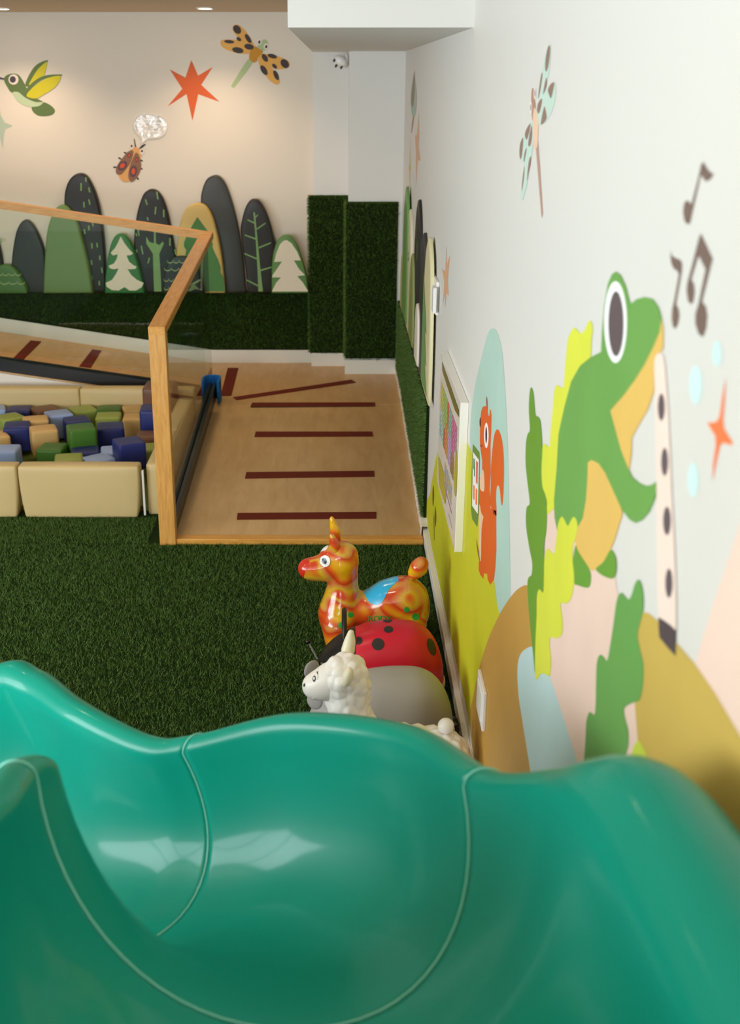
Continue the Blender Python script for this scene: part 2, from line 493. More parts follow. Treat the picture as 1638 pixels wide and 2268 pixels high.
for name, t0, t1 in (('chute_section', 0, 5), ('chute_section', 5, 8), ('chute_section', 8, len(ST)-1)):
    n = int((t1-t0)*12)
    P = [slide_profile(t0+(t1-t0)*i/n) for i in range(n+1)]
    k = len(P[0]); vs = [p for row in P for p in row]
    fs = [(i*k+j, i*k+j+1, (i+1)*k+j+1, (i+1)*k+j) for i in range(n) for j in range(k-1)]
    o = pyobj(name, vs, fs, M_teal, slide, True)
    md = o.modifiers.new('solid', 'SOLIDIFY'); md.thickness = .010; md.offset = 1
for t in (5, 8):
    bm = bmesh.new()
    tube(bm, [Vector(p)+Vector((0, 0, .0008)) for p in slide_profile(t)[1:-1]], .0020, 6)
    obj('seam_line', bm, M_seam, slide, True)
# steel legs below the chute
M_steel = mat('grey_steel', '8A8F94', .35, .5, .8)
for (x, y, z) in ((-.16, .9, 1.0), (-.20, 1.55, .75), (-.62, 1.9, .44)):
    obj('support_post', tube(bmesh.new(), [(x, y, 0), (x, y, z)], .025, 12), M_steel, slide, True)

# unseen play tower added behind the camera: carries the slide and shades its chute
tower = thing('play_tower', (-.1, -.6, 0), 'added unseen wooden play tower platform behind the top of the teal slide', 'play tower')
box('platform', -.62, .43, -1.6, .30, 1.10, 1.16, M_oak_x, tower, bevel=.004)
box('side_shade_panel', -.66, -.62, -1.6, .42, 0, 1.95, M_oak_z, tower, bevel=.004)  # added out of view to keep window light off the chute's inner wall
for yy in (-1.55, .24):
    box('corner_post', .36, .43, yy-.035, yy+.035, 0, 1.10, M_oak_z, tower, bevel=.004)

# ------------------------------------------------------------------ railings
XR = -.838
rail = thing('ramp_railing', (XR, RY0+.04, 0), 'oak and glass railing rising along the left side of the front ramp', 'railing')
box('post', XR-.04, XR+.04, RY0-.02, RY0+.045, 0, 1.10, M_oak_z, rail, bevel=.003)
YC, ZCN = 7.67, 1.25
kk = (ZCN-1.10)/(YC-RY0)
prism('handrail', [(XR-.04, RY0-.022, 1.060), (XR-.04, RY0-.022, 1.102), (XR-.04, YC+.04, ZCN+.002), (XR-.04, YC+.04, ZCN-.042)], (.08, 0, 0), M_oak_y, rail, bevel=.003)
prism('glass_panel', [(XR-.006, RY0+.046, .09), (XR-.006, RY0+.046, 1.06), (XR-.006, YC-.01, ZCN-.045), (XR-.006, YC-.01, .24)], (.012, 0, 0), M_glass, rail)
ch = prism('base_channel', [(XR-.03, RY0+.046, .0), (XR-.03, RY0+.046, .10), (XR-.03, YC-.02, .26), (XR-.03, YC-.02, .10)], (.022, 0, 0), M_black, rail, bevel=.003)
prism('base_channel', [(XR+.008, RY0+.046, .0), (XR+.008, RY0+.046, .10), (XR+.008, YC-.02, .26), (XR+.008, YC-.02, .10)], (.022, 0, 0), M_black, rail, bevel=.003)
rail2 = thing('side_ramp_railing', (XR-.05, YC, LZ), 'oak and glass railing running left along the rear side ramp', 'railing')
x1_, x2_ = XR-.042, -4.3
zr = lambda x, z: z+K2*(XR-x)
prism('handrail', [(XR+.04, YC-.04, zr(XR, ZCN-.045)), (XR+.04, YC-.04, zr(XR, ZCN)), (x2_, YC-.04, zr(x2_, ZCN)), (x2_, YC-.04, zr(x2_, ZCN-.045))], (0, .08, 0), M_oak_x, rail2, bevel=.003)
prism('glass_panel', [(XR-.04, YC-.006, .27), (XR-.04, YC-.006, ZCN-.04), (x2_, YC-.006, zr(x2_, ZCN-.045)), (x2_, YC-.006, zr(x2_, .26))], (0, .012, 0), M_glass, rail2)
for yy in (YC-.045, YC+.010):
    prism('base_channel', [(XR-.05, yy, zr(XR-.05, LZ-.035)), (XR-.05, yy, zr(XR-.05, .218)), (x2_, yy, zr(x2_, .215)), (x2_, yy, zr(x2_, LZ-.035))], (0, .035, 0), M_black, rail2, bevel=.003)
# blue foam guard wrapped round the channel end
bm = bmesh.new()
path = [(-.052, -.10), (-.058, -.02), (-.045, .035), (-.012, .052), (.004, .040), (.022, .052), (.052, .035), (.060, -.03), (.056, -.14)]
th = .016; zf0, zf1 = LZ+.002, .305
L_, R_ = [], []
for i, (a, b_) in enumerate(path):
    p = Vector(path[max(i-1, 0)]); q = Vector(path[min(i+1, len(path)-1)])
    d = (q-p).normalized(); nn = Vector((-d.y, d.x))
    L_.append((a+nn.x*th*.5, b_+nn.y*th*.5)); R_.append((a-nn.x*th*.5, b_-nn.y*th*.5))
ring = L_+R_[::-1]
vb = [bm.verts.new((XR+a, YC+b_-.02, zf0)) for a, b_ in ring]; vt = [bm.verts.new((XR+a, YC+b_-.02, zf1)) for a, b_ in ring]
n = len(ring)
for i in range(n): bm.faces.new((vb[i], vb[(i+1) % n], vt[(i+1) % n], vt[i]))
for i in range(len(path)-1):
    j, k = i, i+1
    bm.faces.new((vt[j], vt[k], vt[n-1-k], vt[n-1-j])); bm.faces.new((vb[j], vb[n-1-j], vb[n-1-k], vb[k]))
gd = obj('corner_guard', bm, M_foam)
bv = gd.modifiers.new('b', 'BEVEL'); bv.width = .005; bv.segments = 2
tag(gd, 'bright blue foam guard wrapped around the far end of the black railing channel', 'foam guard')

# ------------------------------------------------------------------ brown grip strips on the deck
def strip(pts, label, where):
    if where == 'ramp':
        n = Vector((0, -(LZ-.022)/(RY1-RY0-.05), 1)); p0 = (0, RY1, LZ+.001)
    elif where == 'land':
        n = Vector((0, 0, 1)); p0 = (0, 0, LZ+.0022)
    else:
        n = Vector((K2, 0, 1)); p0 = (XL-.04, 0, LZ+.0015)
    h = [hitp(x, y, p0, n) for x, y in pts]
    o = prism('grip_strip', h, (0, 0, .0015), M_strip)
    return tag(o, label, 'grip strip', 'brown anti-slip strips on the ramps')
strip([(526, 1136.5), (833, 1134), (833, 1149), (524, 1151)], 'brown grip strip lowest on the front ramp, nearest the oak threshold', 'ramp')
strip([(545, 1046), (828, 1043), (829, 1056), (542, 1060)], 'brown grip strip second up the front ramp', 'ramp')
strip([(566, 956), (824, 956), (826, 967), (563, 968)], 'brown grip strip third up the front ramp, the middle one', 'ramp')
strip([(558, 892), (830, 891.5), (830, 899.5), (554, 901)], 'brown grip strip at the top of the front ramp, along the landing edge', 'land')
strip([(515, 880), (524, 886.5), (788, 847.5), (778, 841)], 'brown grip strip laid diagonally across the landing', 'land')
strip([(504, 815), (528, 815), (512, 877), (488, 877)], 'short brown grip strip on the landing just right of the blue foam guard', 'land')
strip([(204, 774), (225, 776.5), (201, 815), (175, 812)], 'brown grip strip lowest on the side ramp seen through the glass', 'side')
strip([(68, 754), (92, 756.5), (53, 796), (30, 793)], 'brown grip strip higher on the side ramp at the left', 'side')

# ------------------------------------------------------------------ block pit
TAN = 'C8B07C'
def cushion_box(name, x0, x1, y0, y1, z0, z1, color, parent=None, puff=.006, bev=.012, rz=0, c=None, taper=0.):
    bm = bmesh.new()
    bm_box(bm, -.5, .5, -.5, .5, -.5, .5)
    bmesh.ops.subdivide_edges(bm, edges=list(bm.edges), cuts=7, use_grid_fill=True)
    sx, sy, sz = x1-x0, y1-y0, z1-z0
    cx, cy, cz = (x0+x1)/2, (y0+y1)/2, (z0+z1)/2
    for v in bm.verts:
        q = v.co.copy()
        e = [1-(2*abs(t))**2 for t in q]
        p = Vector((q.x*sx, q.y*sy, q.z*sz))
        if abs(q.x) > .499: p.x += math.copysign(puff*e[1]*e[2], q.x)
        if abs(q.y) > .499: p.y += math.copysign(puff*e[0]*e[2], q.y)
        if abs(q.z) > .499: p.z += math.copysign(puff*e[0]*e[1], q.z)
        if taper: p.x *= 1-taper*(.5-q.z)**2
        v.co = p
    bm.normal_update()
    es = [e for e in bm.edges if len(e.link_faces) == 2 and e.calc_face_angle() > 1.0]
    bmesh.ops.bevel(bm, geom=es, offset=bev, segments=3, affect='EDGES', profile=.5)
    R = Matrix.Translation((cx, cy, cz)) @ Matrix.Rotation(rz, 4, 'Z')
    bmesh.ops.transform(bm, matrix=R, verts=bm.verts)
    return obj(name, bm, vinyl(color), parent, True)
def pitwall(x0, x1, y0, y1, label, h=.285, taper=.0):
    o = cushion_box('pit_block', x0, x1, y0, y1, .0, h, TAN, None, .006, .012, taper=taper)
    return tag(o, label, 'soft block', 'beige padded walls of the block pit')
xs = hit(45, 1150, 2, 0).x; xe = hit(312, 1150, 2, .0).x
pitwall(xs+.004, xe, 5.77, 5.87, 'long beige padded wall block in the middle of the pit front', taper=.06)
pitwall(xs-.62, xs-.004, 5.77, 5.87, 'beige padded wall block at the left edge of the pit front', taper=.06)
pitwall(-1.0, -.905, 5.82, 6.45, 'beige padded wall block on the right side of the pit, nearest the oak post')
pitwall(-1.0, -.905, 6.46, 7.18, 'beige padded wall block on the right side of the pit, farther back behind glass')
xm = hit(176, 880, 1, 7.38).x
pitwall(xm+.003, -.93, 7.38, 7.48, 'beige padded wall block at the right of the pit rear')
pitwall(xm-.9, xm-.003, 7.38, 7.48, 'beige padded wall block at the left of the pit rear')
tag(box('pit_mat', xs-.62, -1.005, 5.88, 7.37, .0, .03, vinyl('5E6B2C'), bevel=.004), 'olive green mat lying on the bottom of the block pit', 'mat')
tag(box('zip_strip', xe+.012, xe+.022, 5.785, 5.80, .01, .26, mat('white_zip', 'D8D6CE', .5)), 'white zip strip in the gap at the front right corner of the pit', 'zip')

NAVY, LBLUE, GREEN, OLIVE, BROWN, CTAN = '222A66', '93A9D6', '3F6B22', '93A04C', '6B4630', 'C9A469'
CS = .155
cubes = [  # left, top, right, bottom in patch P, colour, centre height, turn, wording
    (-60, 620, 55, 740, LBLUE, .10, .3, 'pale blue soft cube at the left edge of the rear row'),
    (25, 620, 240, 740, NAVY, .10, .1, 'navy soft cube near the left of the rear row'),
    (-30, 680, 180, 840, OLIVE, .12, .7, 'olive soft cube at the left edge, behind a navy one'),
    (215, 625, 430, 760, BROWN, .10, .6, 'brown soft cube in the rear row left of centre'),
    (300, 655, 530, 830, LBLUE, .12, .5, 'pale blue soft cube in front of the brown one'),
    (490, 630, 700, 790, OLIVE, .10, .5, 'olive soft cube in the rear row right of the pale blue one'),
    (715, 618, 910, 740, GREEN, .11, .1, 'dark green soft cube in the rear row beside the olive ones'),
    (670, 672, 865, 810, OLIVE, .12, .1, 'olive soft cube directly in front of the dark green rear one'),
    (870, 630, 1010, 780, CTAN, .08, .3, 'tan soft cube at the right end of the rear row'),
    (845, 690, 1040, 850, CTAN, .10, .1, 'tan soft cube to the left of the raised navy one'),
    (420, 700, 665, 900, NAVY, .12, .4, 'navy soft cube behind the tall green one'),
    (135, 700, 360, 850, CTAN, .13, .3, 'tan soft cube behind the larger tan one'),
    (195, 745, 425, 990, CTAN, .15, .35, 'tan soft cube in the middle left, leaning in front'),
    (-20, 745, 220, 960, NAVY, .13, .2, 'navy soft cube beside the tan cubes at left'),
    (-110, 835, 125, 1000, CTAN, .08, .5, 'tan soft cube at the left edge above the pale blue front one'),
    (-60, 920, 150, 1110, LBLUE, .10, .05, 'pale blue soft cube in the front left corner'),
    (270, 905, 480, 1110, GREEN, .10, -.1, 'mid green soft cube low against the front wall'),
    (460, 760, 690, 990, GREEN, .20, .35, 'dark green soft cube standing high in the middle'),
    (665, 742, 885, 950, NAVY, .15, .2, 'navy soft cube right of the tall green one'),
    (410, 995, 640, 1200, OLIVE, .08, .2, 'olive soft cube tucked behind the front wall'),
    (690, 928, 870, 1090, LBLUE, .105, .2, 'pale blue soft cube just left of the front navy cube'),
    (600, 1008, 800, 1200, LBLUE, .08, .7, 'pale blue soft cube lowest behind the front wall'),
    (765, 838, 1040, 1080, NAVY, .21, .45, 'large navy soft cube standing high at the front right with a white zip'),
    (965, 607, 1180, 835, NAVY, .24, .08, 'navy soft cube raised up beside the oak post'),
    (940, 830, 1150, 960, BROWN, .13, .0, 'brown soft cube under the raised navy one'),
    (1020, 895, 1180, 1060, OLIVE, .10, .2, 'olive soft cube at the right near the front corner'),
    (480, 960, 700, 1120, NAVY, .08, .2, 'navy soft cube low beneath the tall green one'),
]
pos = []
for (a, b_, c_, d_, col, zc, rz, lab) in cubes:
    ox, oy, sc_ = PATCH['P']
    px_, py_ = ox+(a+c_)/2/sc_, oy+(b_+(b_+200 if d_-b_ < 200 else d_))/2/sc_
    p = hit(px_, py_, 2, zc)
    p.x = min(max(p.x, -3.), -1.09); p.y = min(max(p.y, 5.98), 7.27)
    pos.append(p)
fixed = Vector((-1.12, 7.22, .2))
for it in range(60):        # let neighbouring cubes settle so that they do not sink into each other
    for i in range(len(pos)):
        for j in range(i):
            d = pos[i]-pos[j]; L_ = d.length
            if L_ < CS*1.08:
                d = d/max(L_, 1e-4)*(CS*1.08-L_)*.25
                d.z *= .6
                pos[i] = pos[i]+d; pos[j] = pos[j]-d
        d = Vector((pos[i].x-fixed.x, pos[i].y-fixed.y, 0)); L_ = d.length
        if L_ < .19: pos[i] = pos[i]+d/L_*(.19-L_)
        q = pos[i]; q.x = min(q.x, -1.0-CS*.58); q.y = min(max(q.y, 5.87+CS*.58), 7.38-CS*.58); q.z = max(q.z, CS/2+.032)
for p, (a, b_, c_, d_, col, zc, rz, lab) in zip(pos, cubes):
    o = cushion_box('soft_cube', p.x-CS/2, p.x+CS/2, p.y-CS/2, p.y+CS/2, p.z-CS/2, p.z+CS/2, col, None, .005, .012, rz)
    tag(o, lab, 'soft cube', 'loose soft cubes in the pit')
o = cushion_box('soft_cube', -1.22, -1.02, 7.12, 7.33, .03, .36, BROWN, None, .005, .014)
tag(o, 'tall brown soft block in the rear right corner of the pit', 'soft cube', 'loose soft cubes in the pit')

# ------------------------------------------------------------------ tree cushions
def tree_cushion(outline, patch, plane, color, thick, off, label, prints=(), name='tree_cushion'):
    a_, z_ = outline[0], outline[-1]
    ext = [(2*a_[0]-outline[1][0], 2*a_[1]-outline[1][1])]+list(outline)+[(2*z_[0]-outline[-2][0], 2*z_[1]-outline[-2][1])]
    pts = smooth2(ext, 5)[5:5*(len(outline))+1]
    pp = pix(pts, patch)
    if plane == 'K':
        P = [hit(x, y, 1, YB-off) for x, y in pp]; nrm = Vector((0, -1, 0))
        for p in P: p.z = max(p.z, ZT-.01)
    else:
        thick = .018; off = .012 if off > .01 else .001
        ks = (W-off-thick)/.455
        P = [Vector((W-off, yy*ks, max(ZT-.01, 2.2-(2.2-zz)*ks))) for yy, zz in pts]; nrm = Vector((-1, 0, 0))
    c = sum(P, Vector())/len(P)
    rings = []
    ax = 0 if plane == 'K' else 1      # inset towards the middle line of the shape, so leaning shapes keep their form
    def mid(z):
        xs_ = []
        for p, q in zip(P, P[1:]+P[:1]):
            if (p.z-z)*(q.z-z) <= 0 and abs(p.z-q.z) > 1e-9:
                xs_.append(p[ax]+(q[ax]-p[ax])*(z-p.z)/(q.z-p.z))
        return (min(xs_)+max(xs_))/2 if xs_ else c[ax]
    Mp = []
    for p in P:
        zm = c.z+(p.z-c.z)*.6; q = p.copy(); q[ax] = mid(zm); q.z = zm; Mp.append(q)
    for s, h in ((1., 0), (1., .45), (.975, .8), (.94, .97), (.88, 1.0), (.5, 1.03), (.0, 1.04)):
        rings.append([m_+(p-m_)*s+nrm*thick*h for p, m_ in zip(P, Mp)])
    n = len(P); vs = [v for r_ in rings for v in r_]
    fs = [(i*n+j, i*n+(j+1) % n, (i+1)*n+(j+1) % n, (i+1)*n+j) for i in range(len(rings)-1) for j in range(n)]
    o = pyobj(name, vs, fs, vinyl(color), None, True)
    bm = bmesh.new(); bm.from_mesh(o.data); bmesh.ops.recalc_face_normals(bm, faces=bm.faces); bm.to_mesh(o.data); bm.free()
    tag(o, label, 'tree cushion', 'padded tree shapes on the back wall' if plane == 'K' else 'padded tree shapes on the right wall')
    bvh = BVHTree.FromPolygons([tuple(v) for v in vs], fs)
    for k, (nm, ppts, pc, sm) in enumerate(prints):
        q = smooth2(ppts, 4) if sm else ppts
        if plane == 'K':
            Q = [hit(x, y, 1, YB-off-thick*1.04-.001) for x, y in pix(q, patch)]
        else:
            Q = [Vector((W-off-thick*1.04-.001-.0006*k, yy*ks, 2.2-(2.2-zz)*ks)) for yy, zz in q]
        R2 = []
        for p in Q:
            st = p+nrm*.1
            loc, nn, ii, dd = bvh.ray_cast(st, -nrm)
            R2.append((loc+nrm*.0015) if (loc is not None and plane != 'K') else p)
        poly3(nm, R2, paint(pc), o)
    return o
def dashes(l):
    return [('dash_print', [(x-dx-3.5, y-h), (x-dx+3.5, y-h), (x+dx+3.5, y+h), (x+dx-3.5, y+h)], '7FA568', False) for x, y, dx, h in l]
DARK, DG2, LG, YEL, CREAM = '221E1A', '2A2D2B', '5E8748', 'CDB066', 'E8DDC8'
B0 = 650
tree_cushion([(-160, B0), (-150, 450), (-110, 340), (-60, 310), (-20, 340), (10, 430), (25, 540), (28, B0)], 'D', 'K', DARK, .045, .002,
             'dark padded tree with green dashes cut by the left edge of the picture', dashes([(5, 380, 1, 12)]))
tree_cushion([(60, B0), (66, 480), (85, 350), (110, 290), (140, 270), (172, 290), (205, 345), (235, 430), (245, 540), (248, B0)], 'D', 'K', DG2, .045, .002,
             'plain charcoal padded tree behind the small scalloped green one')
tree_cushion([(395, B0), (385, 400), (345, 240), (338, 150), (355, 80), (385, 42), (420, 30), (455, 45), (488, 100), (515, 180), (535, 290), (548, 420), (556, B0)], 'D', 'K', DARK, .05, .002,
             'tall leaning black padded tree with green dashes behind the plain green one',
             dashes([(420, 103, 0, 20), (445, 65, 1, 12), (462, 118, 3, 13), (435, 195, 1, 15), (463, 182, 3, 14), (480, 295, 3, 12), (460, 315, 1, 12), (438, 335, 2, 12), (476, 408, 1, 14), (503, 405, 1, 12), (517, 470, 1, 12), (474, 495, 1, 12), (528, 535, 2, 14), (477, 575, 0, 10), (514, 602, 0, 12)]))
tree_cushion([(230, B0), (234, 520), (245, 360), (265, 270), (295, 210), (330, 193), (365, 215), (405, 280), (440, 400), (468, 520), (487, B0)], 'D', 'K', '6C8A52', .05, .055,
             'plain sage green padded tree with nothing printed on it')
SC = '9DB07A'
def scallops(rows, w_, color):
    out_ = []
    for (x0, x1, y, n) in rows:
        st = (x1-x0)/n
        for i in range(n):
            a = [(x0+st*i+st*.5-math.cos(t)*st*.5, y-w_+math.sin(t)*w_) for t in [math.pi*k/8 for k in range(9)]]
            b2 = [(x, yy+5) for x, yy in a]
            out_.append(('scallop_print', a+b2[::-1], color, False))
    return out_
tree_cushion([(-60, B0), (-55, 590), (-30, 530), (10, 505), (50, 503), (90, 530), (120, 575), (145, 620), (150, B0)], 'D', 'K', '47702F', .05, .055,
             'small rounded green padded bush with scalloped lines at far left', scallops([(-20, 110, 560, 4), (-40, 130, 605, 4)], 14, SC))
tree_cushion([(547, B0), (550, 560), (565, 450), (585, 380), (605, 350), (630, 342), (655, 352), (685, 395), (715, 480), (740, 570), (755, B0)], 'D', 'K', '35763B', .05, .055,
             'bright green padded tree printed with a white curvy fir',
             [('fir_print', [(625, 360), (645, 395), (668, 425), (690, 448), (675, 457), (655, 458), (668, 490), (690, 508), (708, 516), (700, 528), (672, 530), (660, 528), (680, 560), (710, 585), (744, 600), (735, 622), (705, 640), (670, 640), (645, 622), (615, 640), (580, 638), (552, 620), (548, 600), (580, 585), (600, 555), (615, 525), (590, 530), (570, 525), (562, 512), (590, 500), (605, 475), (610, 452), (585, 458), (573, 445), (595, 420), (612, 390)], CREAM, False)])
tree_cushion([(700, B0), (696, 480), (698, 350), (715, 230), (740, 150), (765, 120), (792, 112), (822, 125), (850, 165), (875, 240), (895, 340), (915, 460), (930, 560), (935, B0)], 'D', 'K', DARK, .05, .002,
             'black padded tree printed with a forked green trunk and dashes',
             [('trunk_print', [(797, 330), (806, 330), (808, 395), (825, 405), (843, 385), (848, 398), (825, 450), (832, 560), (837, 645), (798, 645), (795, 560), (792, 450), (757, 395), (757, 360), (775, 388), (797, 395)], '7FA568', False)]
             + dashes([(815, 148, 3, 20), (758, 182, 4, 14), (805, 226, -2, 20), (848, 240, 0, 20), (765, 268, 2, 8), (717, 335, 3, 22), (840, 325, 2, 16), (880, 388, 0, 20), (736, 430, 4, 22), (706, 350, 1, 8), (770, 485, -4, 15), (908, 440, 3, 14), (708, 435, 1, 8)]))
tree_cushion([(912, B0), (914, 500), (920, 400), (935, 290), (965, 215), (1000, 190), (1040, 185), (1075, 205), (1105, 260), (1130, 350), (1150, 450), (1163, 560), (1168, B0)], 'D', 'K', YEL, .05, .055,
             'mustard yellow padded tree printed with a stepped green fir',
             [('fir_print', [(1022, 258), (1045, 290), (1075, 330), (1090, 365), (1103, 400), (1100, 415), (1115, 450), (1130, 480), (1143, 520), (1143, 545), (1160, 580), (1166, 645), (920, 645), (930, 560), (950, 500), (965, 430), (953, 412), (953, 390), (975, 340), (1000, 295)], '4A7B40', False)])
tree_cushion([(1165, B0), (1160, 520), (1140, 390), (1100, 270), (1060, 215), (1042, 180), (1048, 120), (1070, 65), (1100, 44), (1130, 42), (1162, 70), (1190, 130), (1220, 230), (1245, 350), (1262, 470), (1278, B0)], 'D', 'K', '3A3B36', .05, .002,
             'tallest plain dark grey padded tree, leaning, right of the mustard one')
tree_cushion([(845, B0), (848, 580), (865, 510), (895, 470), (940, 458), (985, 470), (1020, 510), (1045, 570), (1058, 620), (1062, B0)], 'D', 'K', '262C28', .045, .110,
             'small charcoal padded bush with pale scallops partly behind the oak handrail',
             scallops([(865, 960, 495, 3), (850, 1000, 535, 4), (848, 900, 590, 2), (848, 900, 635, 2)], 16, '9DB07A')
             + [('twig_print', [(975, 640), (1000, 600), (1040, 580), (1042, 588), (1008, 610), (1030, 630), (1045, 632), (1044, 638), (1010, 632), (985, 645)], '9DB07A', False)])
br = [('trunk_print', [(1312, 235), (1320, 235), (1327, 300), (1338, 420), (1350, 540), (1362, 645), (1338, 645), (1334, 540), (1326, 400), (1318, 300)], '7FA568', False)]
for (x0, y0, x1, y1) in ((1325, 325, 1375, 290), (1318, 290, 1282, 273), (1325, 372, 1268, 352), (1340, 418, 1403, 392), (1330, 475, 1266, 448), (1350, 535, 1408, 518), (1340, 617, 1278, 585), (1322, 262, 1336, 246)):
    br.append(('branch_print', [(x0, y0-4), (x1, y1-3), (x1, y1+4), (x0, y0+5)], '7FA568', False))
tree_cushion([(1283, B0), (1275, 540), (1260, 430), (1248, 330), (1255, 270), (1272, 210), (1292, 175), (1315, 163), (1345, 172), (1375, 215), (1400, 280), (1418, 350), (1427, 420), (1424, 540), (1418, B0)], 'D', 'K', '272520', .05, .055,
             'dark padded tree printed with a pale green branching stem', br)
tree_cushion([(1408, B0), (1408, 540), (1415, 450), (1435, 385), (1460, 355), (1487, 348), (1515, 360), (1545, 410), (1575, 500), (1592, 570), (1600, B0)], 'D', 'K', '5E8748', .05, .104,
             'small green padded tree printed with a white stepped fir beside the column',
             [('fir_print', [(1485, 378), (1510, 395), (1540, 440), (1558, 484), (1522, 484), (1550, 530), (1580, 560), (1540, 566), (1570, 600), (1597, 645), (1408, 645), (1430, 600), (1455, 572), (1410, 572), (1412, 560), (1440, 520), (1460, 490), (1420, 492), (1430, 450), (1450, 400), (1468, 382)], CREAM, False)])

# right wall cushions: outline in (y, z)
def arch(y0, y1, z1, z0=.66, lean=0.):
    w_ = (y1-y0)/2; c = (y0+y1)/2
    return [(y0, z0), (y0+.01*w_, z0+(z1-z0)*.35), (y0+.10*w_, z0+(z1-z0)*.6), (y0+.35*w_, z0+(z1-z0)*.86), (c-.15*w_+lean, z1-.01), (c+.15*w_+lean, z1-.01),
            (y1-.35*w_, z0+(z1-z0)*.86), (y1-.10*w_, z0+(z1-z0)*.6), (y1-.01*w_, z0+(z1-z0)*.35), (y1, z0)]
def rdash(l):
    return [('dash_print', [(y-.012, z-.05), (y+.012, z-.05), (y+.012, z+.05), (y-.012, z+.05)], '7FA568', False) for y, z in l]
tree_cushion(arch(8.04, 8.33, 1.05), 'F', 'R', 'B7BC86', .04, .001, 'small pale green padded tree in the far corner of the right wall')
tree_cushion(arch(7.62, 8.12, 1.52), 'F', 'R', '6E9A57', .04, .042, 'tallest plain green padded tree on the right wall near the corner')
tree_cushion(arch(7.22, 7.68, 1.42), 'F', 'R', 'D9D2B4', .04, .001, 'cream padded birch tree with small dark marks on the right wall',
             [('bark_print', ell(7.45, 1.15, .03, .012), '2B2724', False), ('bark_print', ell(7.42, 1.12, .03, .012), '2B2724', False), ('bark_print', ell(7.5, .95, .03, .012), '2B2724', False)])
tree_cushion(arch(6.92, 7.30, 1.20), 'F', 'R', '8E9A5B', .04, .042, 'olive padded tree with a dark edge between the cream and black ones')
tree_cushion(arch(6.42, 6.95, 1.55), 'F', 'R', '2D2B2A', .05, .001, 'black padded tree with green dashes on the right wall',
             rdash([(6.75, 1.38), (6.62, 1.28), (6.85, 1.12), (6.7, .98), (6.6, .9)]))
tree_cushion(arch(6.44, 6.72, 1.0), 'F', 'R', 'E9E1D3', .04, .052, 'small white padded tree in front of the black one on the right wall')
tree_cushion(arch(6.00, 6.42, 1.43), 'F', 'R', '3A3C3B', .04, .001, 'plain charcoal padded tree behind the nearest cream one')
tree_cushion(arch(5.60, 6.12, 1.45), 'F', 'R', 'DDD5A9', .04, .042, 'nearest cream padded tree on the right wall, printed with a green fir',
             [('fir_print', [(6.08, 1.25), (6.0, 1.16), (5.86, 1.06), (5.80, .98), (5.90, .99), (5.82, .90), (5.76, .82), (5.86, .83), (5.74, .74), (5.68, .69), (6.1, .68)], '6E9A57', False)])

# ------------------------------------------------------------------ wall paintings, back wall
def mural_thing(name, label, cat='wall painting', group=None, plane='K', at=None):
    if plane == 'K': p = hit(at[0], at[1], 1, YB-.0005)
    else: p = hit(at[0], at[1], 0, W-.0003)
    return thing(name, p, label, cat, group)
GR, GY, BRN = '5E7440', 'CDC21F', '40332F'
t = mural_thing('hummingbird_painting', 'painted green hummingbird with yellow wings at the upper left of the back wall', at=(70, 210))
mural('tail', [(165, 555), (195, 545), (225, 530), (260, 545), (284, 570), (275, 592), (240, 602), (200, 600), (172, 580)], 'E', 'K', 1, GR, t)
mural('body', [(20, 412), (35, 390), (70, 381), (100, 392), (125, 430), (145, 470), (180, 505), (222, 528), (190, 545), (140, 530), (100, 490), (60, 480), (40, 455)], 'E', 'K', 2, GR, t)
mural('breast', [(65, 480), (95, 478), (130, 505), (180, 528), (222, 530), (200, 550), (150, 553), (105, 535), (80, 510)], 'E', 'K', 3, 'B9CBA6', t)
mural('beak', [(-30, 398), (-5, 398), (22, 406), (22, 414), (-10, 410)], 'E', 'K', 3, '4A3E4A', t, sm=False)
mural('wing', [(130, 440), (155, 380), (190, 335), (240, 312), (245, 322), (205, 350), (175, 400), (155, 445)], 'E', 'K', 3, GR, t)
mural('wing_feathers', [(150, 440), (170, 400), (200, 355), (242, 320), (240, 350), (228, 390), (200, 415), (175, 435)], 'E', 'K', 4, GY, t)
mural('wing', [(120, 485), (165, 430), (230, 392), (315, 386), (312, 394), (240, 405), (185, 435), (140, 490)], 'E', 'K', 5, GR, t)
mural('wing_feathers', [(138, 490), (185, 440), (245, 405), (313, 394), (295, 440), (260, 470), (225, 490), (190, 510), (155, 507)], 'E', 'K', 6, GY, t)
e = mural('eye', ell(70, 412, 26, 27), 'E', 'K', 5, 'E8DCD0', t, sm=False)
mural('pupil', ell(66, 412, 16, 17), 'E', 'K', 6, '4A3E4A', e, sm=False)
o = mural('star_painting', [(-5, 550), (5, 600), (25, 635), (65, 652), (28, 668), (20, 700), (15, 770), (5, 740), (-5, 690), (-50, 655), (-20, 630)], 'E', 'K', 1, 'B3C4AE', sm=False)
tag(o, 'pale sage painted star cut by the left edge below the hummingbird', 'wall painting')
o = mural('star_painting', [(991, 311), (1026, 392), (1102, 347), (1042, 440), (1138, 528), (1027, 488), (997, 626), (966, 487), (866, 553), (944, 460), (879, 359), (960, 402)], 'E', 'K', 1, 'D8602A', sm=False)
tag(o, 'large orange six-pointed painted star on the back wall', 'wall painting')
t = mural_thing('dragonfly_painting', 'painted yellow dragonfly with black wing spots at the top of the back wall', at=(565, 120))
mural('tail', [(1287, 305), (1312, 322), (1225, 440), (1212, 455), (1200, 448), (1203, 435)], 'E', 'K', 1, 'AFC08D', t)
WY = 'E3AB55'
mural('wing', [(1205, 155), (1210, 132), (1232, 128), (1260, 148), (1290, 185), (1318, 245), (1290, 250), (1250, 215), (1225, 185)], 'E', 'K', 2, WY, t)
